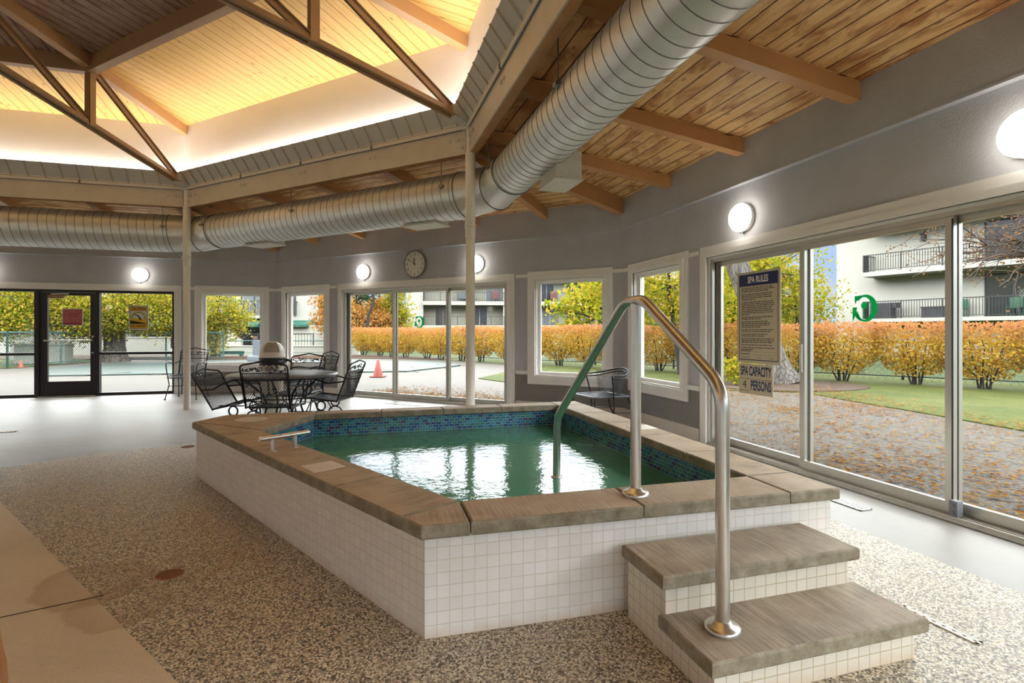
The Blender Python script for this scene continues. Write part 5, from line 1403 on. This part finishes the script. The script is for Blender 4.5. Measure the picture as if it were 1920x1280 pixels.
for _ in range(3500):
    t = rnd.uniform(-3.4, 2.2); a = 9.25 + abs(rnd.gauss(0, .8)); w = W(1, a, t); x, y = w.x, w.y
    s = rnd.uniform(.04, .07); an = rnd.uniform(0, 2 * pi); d = Vector((cos(an), sin(an), rnd.uniform(-.2, .2))) * s * .5; n = Vector((-sin(an), cos(an), .2)) * s * .34
    p = Vector((x, y, GZ + .028)); b.face([p - d, p + n, p + d, p - n])
o = b.build('fallen_leaves', 'leaf_fallen'); tag(o, 'orange and yellow fallen leaves scattered over the walk', 'leaves', kind='stuff')

# ------------------------------------------------------------------ fences
def chain_fence(name, pts, h, lab, post=2.6, step=.11, mesh=True, mat='fence_green', wire='fence_wire', wr=.004):
    e = empty(name, (pts[0][0], pts[0][1], GZ)); O = Vector((pts[0][0], pts[0][1]))
    b = MB(); bm = MB()
    for p, q in zip(pts[:-1], pts[1:]):
        p = Vector(p) - O; q = Vector(q) - O; L = (q - p).length; d = (q - p) / L
        b.tube([(*p, h), (*q, h)], .028, 8); b.tube([(*p, .12), (*q, .12)], .016, 6)
        if mesh:
            x = -h
            while x < L:
                for s in (1, -1):
                    s0, s1 = max(0, x), min(L, x + h)
                    if s1 <= s0: continue
                    z0, z1 = (s0 - x, s1 - x) if s > 0 else (h - (s0 - x), h - (s1 - x))
                    A = p + d * s0; B = p + d * s1; bm.bar((*A, max(.03, z0)), (*B, max(.03, z1)), wr * 2, wr * 2)
                x += step
    b.build('rail', mat, e)
    if mesh: bm.build('chain_mesh', wire, e)
    for p, q in zip(pts[:-1], pts[1:]):
        p = Vector(p) - O; q = Vector(q) - O; n = max(1, round((q - p).length / post))
        for i in range(n + 1):
            c = p.lerp(q, i / n); b = MB(); b.tube([(*c, 0), (*c, h + .05)], .032, 8); b.build('fence_post', mat, e)
    tag(e, lab, 'fence')
chain_fence('chain_link_fence', [(-20, 15.6), (-17.3, 18.2), (-17.35, 22.6), (-13.2, 24.3)], 1.25, 'green chain-link fence seen through the dark glass door')
chain_fence('rail_fence', [(-17.0, 29.5), (-9.6, 30.2)], .78, 'low green rail fence seen past the dome-lidded bin', 3.2, mesh=False)
chain_fence('hedge_fence', [(12.4, 11.6), (-1.5, 24.2)], 1.0, 'thin dark chain-link fence behind the autumn hedge', 3.0, .16, True, 'rail_dark', 'rod', .003)

# ------------------------------------------------------------------ buildings
class BF:
    # facade frame: x along the front from its left end, y out of it towards the hall, z up
    def __init__(s, name, p, q, label):
        p = Vector(p); q = Vector(q); s.p = p; s.L = (q - p).length; d = (q - p) / s.L; s.d = d; s.n = Vector((d.y, -d.x)); s.ang = atan2(d.y, d.x)
        s.e = empty(name, (p.x, p.y, GZ), s.ang); tag(s.e, label, 'building')
    def part(s, name, mat, boxes, par=None):
        b = MB()
        for q in boxes: b.box(q[0], q[1], -q[3], -q[2], q[4], q[5])
        return b.build(name, mat, par or s.e)
    def railing(s, x0, x1, y, z, h=1.02, side=1.2, sp=.13, sides=(True, True)):
        bx = [(x0, x1, y - .03, y + .02, z + h - .05, z + h), (x0, x1, y - .015, y + .015, z + .08, z + .11)]
        x = x0
        while x < x1: bx.append((x - .011, x + .011, y - .012, y + .012, z + .08, z + h - .05)); x += sp
        n = max(1, round((x1 - x0) / 1.9))
        for i in range(n + 1): x = x0 + (x1 - x0) * i / n; bx.append((x - .028, x + .028, y - .03, y + .03, z, z + h))
        for xx, on in ((x0, sides[0]), (x1, sides[1])):
            if on:
                yy = y - side; bx.append((xx - .03, xx + .03, yy, y, z + h - .05, z + h))
                while yy < y: bx.append((xx - .012, xx + .012, yy - .012, yy + .012, z, z + h)); yy += sp
        s.part('railing', 'rail_dark', bx)
    def at(s, o, x, y, z):
        p = s.p + s.d * x + s.n * y; o.location = (p.x, p.y, GZ + z); o.rotation_euler = (0, 0, s.ang); return o
# near block with three balcony tiers, outside the sign door
C0 = Vector((20.9, 34.2)); dC = Vector((.49, -.87)).normalized()
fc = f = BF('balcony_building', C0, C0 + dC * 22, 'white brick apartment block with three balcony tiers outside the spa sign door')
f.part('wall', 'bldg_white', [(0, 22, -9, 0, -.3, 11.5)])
for i, z in enumerate((2.05, 4.80, 7.55)):
    f.part('balcony_slab', 'bldg_white', [(2.2, 22, 0, 1.35, z - (.26 if i else .2), z)])
    f.railing(2.3, 21.8, 1.28, z, sides=(True, False))
    f.part('privacy_screen', 'cover_grey', [(2.24, 2.30, .75, 1.3, z, z + 1.0)])
    for j, x in enumerate((7.6, 13.8)):
        p = f.part('patio_door', 'win_dark', [(x, x + 2.2, -.04, .03, z + .02, z + 2.15)])
        f.part('door_frame', 'cover_grey', [(x - .06, x, -.02, .06, z, z + 2.2), (x + 2.2, x + 2.26, -.02, .06, z, z + 2.2), (x - .06, x + 2.26, -.02, .06, z + 2.15, z + 2.22), (x + 1.07, x + 1.13, -.02, .06, z, z + 2.15)], p)
f.part('wall_lantern', 'cover_grey', [(4.75, 4.95, 0, .2, 6.42, 6.78), (4.70, 5.0, 0, .24, 6.78, 6.83), (4.82, 4.88, 0, .1, 6.83, 6.95)])
def simple(name, cat, lab, fr, x, y, z, shapes, mat, group=None):
    e = empty(name)
    for pn, bx in shapes:
        b = MB()
        for q in bx: b.box(*q)
        b.build(pn, mat, e)
    fr.at(e, x, y, z); tag(e, lab, cat, group); return e
simple('covered_grill', 'grill', 'grey covered grill at the free end of the lowest balcony', fc, 3.1, .65, 2.05, [('cover', [(-.5, .5, -.3, .3, 0, .78), (-.42, .42, -.24, .24, .78, .92)]), ('side_shelf', [(.5, .75, -.25, .25, .62, .92)])], 'cover_grey')
simple('wicker_chest', 'chest', 'dark low wicker chest on the lowest balcony', fc, 5.6, .55, 2.05, [('chest_body', [(-.55, .55, -.3, .3, 0, .55)]), ('lid', [(-.58, .58, -.33, .33, .55, .62)])], 'cover_grey')
def gchair(x, lab, m='chair_green'):
    simple('balcony_chair', 'chair', lab, fc, x, .6, 2.05, [('seat', [(-.25, .25, -.25, .25, .40, .44)]), ('backrest', [(-.25, .25, .2, .24, .44, .95)])] + [('leg', [(sx * .23 - .015, sx * .23 + .015, sy * .22 - .015, sy * .22 + .015, 0, .62)]) for sx in (1, -1) for sy in (1, -1)], m, 'balcony chairs')
gchair(6.75, 'green tubular chair next to the wicker chest on the lowest balcony'); gchair(8.9, 'green tubular chair in front of the window mullion on the lowest balcony'); gchair(10.7, 'pale green chair beside the balcony table'); gchair(12.1, 'pale green chair past the balcony table')
simple('balcony_table', 'table', 'small green table between two balcony chairs', fc, 11.4, .6, 2.05, [('tabletop', [(-.4, .4, -.3, .3, .68, .72)]), ('leg', [(-.05, .05, -.05, .05, 0, .68)])], 'chair_green')
for x, lab in ((13.0, 'brown planter pot by the dark balcony door'), (14.2, 'brown planter pot at the picture end of the lowest balcony')):
    e = empty('planter_pot'); b = MB(); b.lathe([(.12, 0), (.2, .34), (.17, .34), (0, .3)], 14); b.build('pot', 'pot_brown', e)
    b = MB(); rnd = random.Random(int(x * 10)); leaf_cloud(b, [(rnd.gauss(0, .1), rnd.gauss(0, .1), .4 + rnd.gauss(0, .1)) for _ in range(60)], .1, rnd); b.build('plant', 'leaf_dark', e); fc.at(e, x, 1.0, 2.05); tag(e, lab, 'planter', 'balcony planters')
# far block, behind the hedge beyond the clock wall
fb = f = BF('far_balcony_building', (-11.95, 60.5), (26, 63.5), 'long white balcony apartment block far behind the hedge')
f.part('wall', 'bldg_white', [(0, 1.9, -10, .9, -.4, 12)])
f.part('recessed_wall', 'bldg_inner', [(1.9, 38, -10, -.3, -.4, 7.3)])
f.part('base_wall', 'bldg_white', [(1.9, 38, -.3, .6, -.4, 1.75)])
f.part('roof_slab', 'bldg_white', [(1.4, 38.4, -10, 1.2, 7.3, 7.75)])
for z in (2.05, 4.75):
    f.part('balcony_slab', 'bldg_white', [(1.9, 38, -.3, 1.5, z - .42, z)])
    f.railing(1.95, 37.9, 1.42, z, sp=.22, sides=(True, False))
for x in (10.9, 21.5, 31.0): f.part('pier', 'bldg_white', [(x, x + .55, -.3, 1.35, 0, 7.3)])
for z, xs in ((2.05, (3.2, 7.4, 12.2, 15.6, 18.4, 24.0, 28)), (4.75, (9.0, 15.2, 18.4, 24.5, 28.5))):
    for x in xs:
        p = f.part('patio_door', 'win_dark' if (x * 10) % 3 else 'win_pale', [(x, x + 1.7, -.32, -.26, z + .02, z + 2.1)]); f.part('door_frame', 'bldg_white', [(x + .82, x + .88, -.3, -.22, z, z + 2.1), (x - .08, x, -.3, -.22, z, z + 2.15), (x + 1.7, x + 1.78, -.3, -.22, z, z + 2.15)], p)
simple('grill_canopy', 'canopy', 'blue-grey canopy over a covered grill on the upper far balcony', fb, 6.9, .6, 4.75, [('roof_panel', [(-1.5, 1.5, -.5, .5, 1.95, 2.5)]), ('grill_body', [(-1.1, .8, -.4, .4, .3, .95)]), ('leg', [(-.9, -.8, -.05, .05, 0, .3)])], 'ac_grey')
for x, m, lab in ((10.0, 'sign_pink_out', 'pink armchair on the upper far balcony by the canopy'), (15.0, 'rail_dark', 'dark chair on the upper far balcony by the post'), (16.7, 'sign_pink_out', 'pink armchair on the upper far balcony under the window')):
    simple('lounge_chair', 'chair', lab, fb, x, .6, 4.75, [('seat', [(-.35, .35, -.3, .3, .3, .5)]), ('backrest', [(-.38, .38, -.35, -.22, .3, 1.2)])], m, 'far balcony chairs')
simple('storage_box', 'box', 'blue-grey storage box on the lower far balcony', fb, 11.0 + .9, .9, 2.05, [('box_body', [(-.5, .5, -.3, .3, 0, .5)]), ('lid', [(-.53, .53, -.33, .33, .5, .58)])], 'ac_grey')
# club house beyond the pool
fa = f = BF('club_house', (-46, 37.0), (-13.9, 37.0), 'white two-storey house with green awnings beyond the pool')
L = f.L
f.part('upper_wall', 'bldg_white', [(0, L, -8, -1.2, 2.4, 8.5)])
f.part('lower_wall', 'bldg_inner', [(0, L - 3.2, -8, -1.4, -.3, 2.4)])
f.part('end_tower', 'bldg_white', [(L - 2.6, L, -8, .4, 2.0, 8.5), (L - 2.4, L + .25, -6, .9, -.3, 1.75)])
f.part('balcony_slab', 'bldg_white', [(0, L - 2.6, -1.3, .3, 2.22, 2.42)])
f.railing(0.2, L - 2.7, .25, 2.42, sp=.17, sides=(False, True))
f.railing(L - 2.4, L - .9, .75, 2.42, h=.95, side=.4, sp=.17)
b = MB()
for x0, x1, y0 in ((0, L - 3.3, .2), (L - 2.55, L + .1, .4)):
    q = [(x0, -y0 + .4, 2.22), (x1, -y0 + .4, 2.22), (x1, -y0 - .9, 1.78), (x0, -y0 - .9, 1.78)]
    b.face(q); b.face([q[3], q[2], (q[2][0], q[2][1], 1.62), (q[3][0], q[3][1], 1.62)]); b.face([q[1], q[2], (q[2][0], q[2][1], 1.62), (q[1][0], q[1][1], 1.62)])
b.build('awning', 'awning_green', f.e)
f.part('terrace_wall', 'bldg_white', [(0, L + .6, .9, 1.3, -.3, .18)])
for x in (1, 5, 8.4, 12.2, 15.6, 19.2, 22.6): f.part('pier', 'bldg_white', [(x, x + .5, -1.2, .2, -.2, 2.3)])
for x in (1.8, 5.8, 9.2, 13, 16.4, 20.0): f.part('garage_opening', 'garage_dark', [(x, x + 2.3, -1.42, -1.32, .15, 2.0)])
f.railing(0.3, 23.0, .6, .18, h=1.0, sp=.2, sides=(False, False))
f.railing(L - 5.2, L + .4, .9, .18, h=1.0, sp=.2, sides=(False, False))
for x in (20.6, 24.0, 26.6):
    p = f.part('patio_door', 'win_pale', [(x, x + 1.8, -1.22, -1.14, 2.45, 4.6)]); f.part('door_frame', 'rail_dark', [(x - .05, x, -1.2, -1.1, 2.4, 4.65), (x + .88, x + .93, -1.2, -1.1, 2.4, 4.65), (x + 1.8, x + 1.85, -1.2, -1.1, 2.4, 4.65)], p)
p = f.part('patio_door', 'win_pale', [(L - 2.3, L - 1.05, .38, .46, 2.45, 4.5)]); f.part('door_frame', 'rail_dark', [(L - 2.36, L - 2.28, .4, .5, 2.4, 4.56), (L - 1.72, L - 1.64, .4, .5, 2.4, 4.5), (L - 1.08, L - 1.0, .4, .5, 2.4, 4.56), (L - 2.36, L - 1.0, .4, .5, 4.5, 4.58)], p)
for x in (24.6, 26.4): f.part('ground_window', 'win_dark', [(x, x + .9, -1.42, -1.32, .2, 1.5)])
# curved gable wall in front
gw = empty('gable_wall', (-20.25, 35.6, GZ)); w = 3.4
pr = [(0, -.3), (2.15, -.3), (2.15, .80)] + [(2.15 - .72 * (i / 8), .80 + .92 * (i / 8) ** 2) for i in range(1, 9)] + [(1.22, 1.80), (.95, 1.80), (.76, 1.70)] + [(.76 - .72 * (i / 8), .80 + .90 * (1 - i / 8) ** 2) for i in range(1, 9)] + [(0, .80)]
b = MB(); n = len(pr)
b.face([(x, -.15, z) for x, z in pr]); b.face([(x, .15, z) for x, z in reversed(pr)])
for i in range(n): (x0, z0), (x1, z1) = pr[i], pr[(i + 1) % n]; b.face([(x0, -.15, z0), (x0, .15, z0), (x1, .15, z1), (x1, -.15, z1)])
b.build('wall_panel', 'bldg_white', gw)
b = MB(); b.tube([(x, -.02, z + .02) for x, z in pr[2:]], .06, 6, flat=1.0); b.build('tile_cap', 'tile_red', gw)
tag(gw, 'curved white gable wall with a red tile cap in front of the house', 'wall')
for x, lab in ((-17.45, 'brown wicker chair on the terrace beside the gable wall'), (-16.75, 'brown wicker chair on the terrace nearer the tower')):
    e = empty('terrace_chair', (x, 36.2, .18)); b = MB(); b.box(-.24, .24, -.24, .24, .25, .36); b.build('seat', 'pot_brown', e); b = MB(); b.lathe([(.22, .30), (.25, .5), (.22, .78), (.19, .78), (.21, .5), (.19, .36)], 14); b.build('backrest', 'pot_brown', e); tag(e, lab, 'chair', 'terrace chairs')
# white retaining walls and a block by the fence
for nm, q, lab in (('retaining_wall', (-30, -18.9, 29.0, 29.4, -.3, .95), 'long low white retaining wall behind the maple'), ('retaining_wall', (-18.6, -9.0, 31.2, 31.5, -.3, .42), 'low white wall behind the green rail fence'),
                   ('garden_wall', (-19.6, -17.6, 20.9, 21.3, -.3, .75), 'rounded white garden wall end seen through the dark door'), ('stucco_pillar', (-22.2, -20.6, 23.5, 24.4, -.3, 2.3), 'white stucco pillar beyond the chain-link fence')):
    b = MB(); cx = (q[0] + q[1]) / 2; b.box(q[0] - cx, q[1] - cx, q[2] - q[2], q[3] - q[2], q[4], q[5]); b.box(q[0] - cx - .04, q[1] - cx + .04, -.04, q[3] - q[2] + .04, q[5], q[5] + .06)
    o = b.build(nm, 'bldg_white'); o.location = (cx, q[2], GZ); tag(o, lab, 'wall')
b = MB(); b.bar((-19, 24.0, 0), (-6.5, 26.0, 0), .12, .12); o = b.build('kerb_edge', 'kerb', kind='structure'); o.location = (0, 0, GZ + .06); o['label'] = 'reddish kerb between the pool deck and the planting'
e = empty('equipment_box', (-10.2, 21.9, GZ + .05)); b = MB(); b.box(-.35, .35, -.3, .3, .28, .88); b.build('housing', 'ac_grey', e); b = MB(); b.prism([(-.5, -.45), (.5, -.45), (.5, .45), (-.5, .45)], 0, .28, bev=.08); b.build('plinth', 'ac_grey', e)
tag(e, 'grey boxy equipment unit on a plinth at the pool edge', 'equipment box')
e = empty('green_bench', (-14.0, 26.4, GZ)); b = MB(); b.box(-.62, .62, -.15, .15, .16, .20); b.build('seat', 'fence_green', e); b = MB(); b.box(-.62, .62, .12, .15, .20, .32); b.build('backrest', 'fence_green', e)
for s in (1, -1): b = MB(); b.box(s * .55 - .03, s * .55 + .03, -.13, .14, 0, .16); b.build('leg', 'fence_green', e)
tag(e, 'low green bench in front of the curved gable wall', 'bench')

# ------------------------------------------------------------------ light
w = bpy.data.worlds.new('sky'); SC.world = w; w.use_nodes = True; nt = w.node_tree; nt.nodes.clear()
out = nt.nodes.new('ShaderNodeOutputWorld'); bg = nt.nodes.new('ShaderNodeBackground'); nt.links.new(bg.outputs[0], out.inputs[0])
SKY_LOW, SKY_HIGH = .34, 4.1
def nn(ty): return nt.nodes.new(ty)
tc = nn('ShaderNodeTexCoord'); mp = nn('ShaderNodeMapping'); mp.inputs[3].default_value = (1, 1, 2.2); nt.links.new(tc.outputs['Generated'], mp.inputs[0])
nz = nn('ShaderNodeTexNoise'); nz.inputs['Scale'].default_value = 2.6; nz.inputs['Detail'].default_value = 6; nz.inputs['Roughness'].default_value = .55; nt.links.new(mp.outputs[0], nz.inputs['Vector'])
cr = nn('ShaderNodeValToRGB'); cr.color_ramp.elements[0].position = .50; cr.color_ramp.elements[0].color = (.50, .66, .96, 1); cr.color_ramp.elements[1].position = .68; cr.color_ramp.elements[1].color = (.93, .96, 1.0, 1)
nt.links.new(nz.outputs[0], cr.inputs[0])
sx = nn('ShaderNodeSeparateXYZ'); nt.links.new(tc.outputs['Generated'], sx.inputs[0])
ad = nn('ShaderNodeMath'); ad.operation = 'MULTIPLY_ADD'; ad.inputs[1].default_value = .10; nt.links.new(nz.outputs[0], ad.inputs[0]); nt.links.new(sx.outputs[2], ad.inputs[2])
mr = nn('ShaderNodeMapRange'); mr.interpolation_type = 'SMOOTHSTEP'; nt.links.new(ad.outputs[0], mr.inputs[0]); mr.inputs[1].default_value = .19; mr.inputs[2].default_value = .34
mx = nn('ShaderNodeMix'); mx.data_type = 'RGBA'; nt.links.new(mr.outputs[0], mx.inputs[0]); nt.links.new(cr.outputs[0], mx.inputs[6]); mx.inputs[7].default_value = (.95, .975, 1.0, 1)
st_ = nn('ShaderNodeMapRange'); nt.links.new(mr.outputs[0], st_.inputs[0]); st_.inputs[3].default_value = SKY_LOW; st_.inputs[4].default_value = SKY_HIGH
zen = nn('ShaderNodeMapRange'); nt.links.new(sx.outputs[2], zen.inputs[0]); zen.inputs[1].default_value = .45; zen.inputs[2].default_value = .95; zen.inputs[3].default_value = 1.0; zen.inputs[4].default_value = .55
pr_ = nn('ShaderNodeMath'); pr_.operation = 'MULTIPLY'; nt.links.new(st_.outputs[0], pr_.inputs[0]); nt.links.new(zen.outputs[0], pr_.inputs[1])
nt.links.new(mx.outputs[2], bg.inputs[0]); nt.links.new(pr_.outputs[0], bg.inputs[1])
sun = bpy.data.lights.new('sun', 'SUN'); sun.energy = .6; sun.angle = radians(40); sun.color = (1, .95, .88); so_ = bpy.data.objects.new('sun', sun); COL.objects.link(so_); so_.rotation_euler = (radians(38), 0, radians(-150))
COVE = 13
for k in range(8):
    l = bpy.data.lights.new('cove_light', 'AREA'); l.shape = 'RECTANGLE'; l.size = .05; l.size_y = 5.0; l.energy = COVE; l.color = (1.0, .95, .89)
    o = bpy.data.objects.new('cove_light', l); COL.objects.link(o)
    th = TH + k * pi / 4; p = W(k, 6.318, 0, 3.60); o.location = p
    o.rotation_euler = (0, pi - radians(-14), th) if False else (0, 0, 0)
    d = Vector((-.25 * cos(th), -.25 * sin(th), 1)).normalized(); y = Vector((-sin(th), cos(th), 0)); z = -d; x = y.cross(z).normalized(); y = z.cross(x)
    o.rotation_euler = Matrix((x, y, z)).transposed().to_euler()
# ------------------------------------------------------------------ camera
cam = bpy.data.cameras.new('camera'); cam.sensor_width = 36; cam.lens = 995.77 / 1920 * 36; cam.shift_y = -16.93 / 1920; cam.clip_end = 400
co = bpy.data.objects.new('camera', cam); COL.objects.link(co); co.location = (0, 0, H); co.rotation_euler = (pi / 2, 0, 0); SC.camera = co
SC.view_settings.view_transform = 'Standard'; SC.view_settings.look = 'None'; SC.view_settings.gamma = 1; SC.view_settings.use_curve_mapping = False
SC.view_settings.exposure = 1.62
SC.cycles.use_denoising = True
SC.cycles.use_adaptive_sampling = True; SC.cycles.adaptive_threshold = .04
SC.cycles.max_bounces = 7; SC.cycles.diffuse_bounces = 4; SC.cycles.glossy_bounces = 3; SC.cycles.transparent_max_bounces = 12; SC.cycles.transmission_bounces = 4
SC.cycles.caustics_reflective = False; SC.cycles.caustics_refractive = False; SC.cycles.sample_clamp_indirect = 6
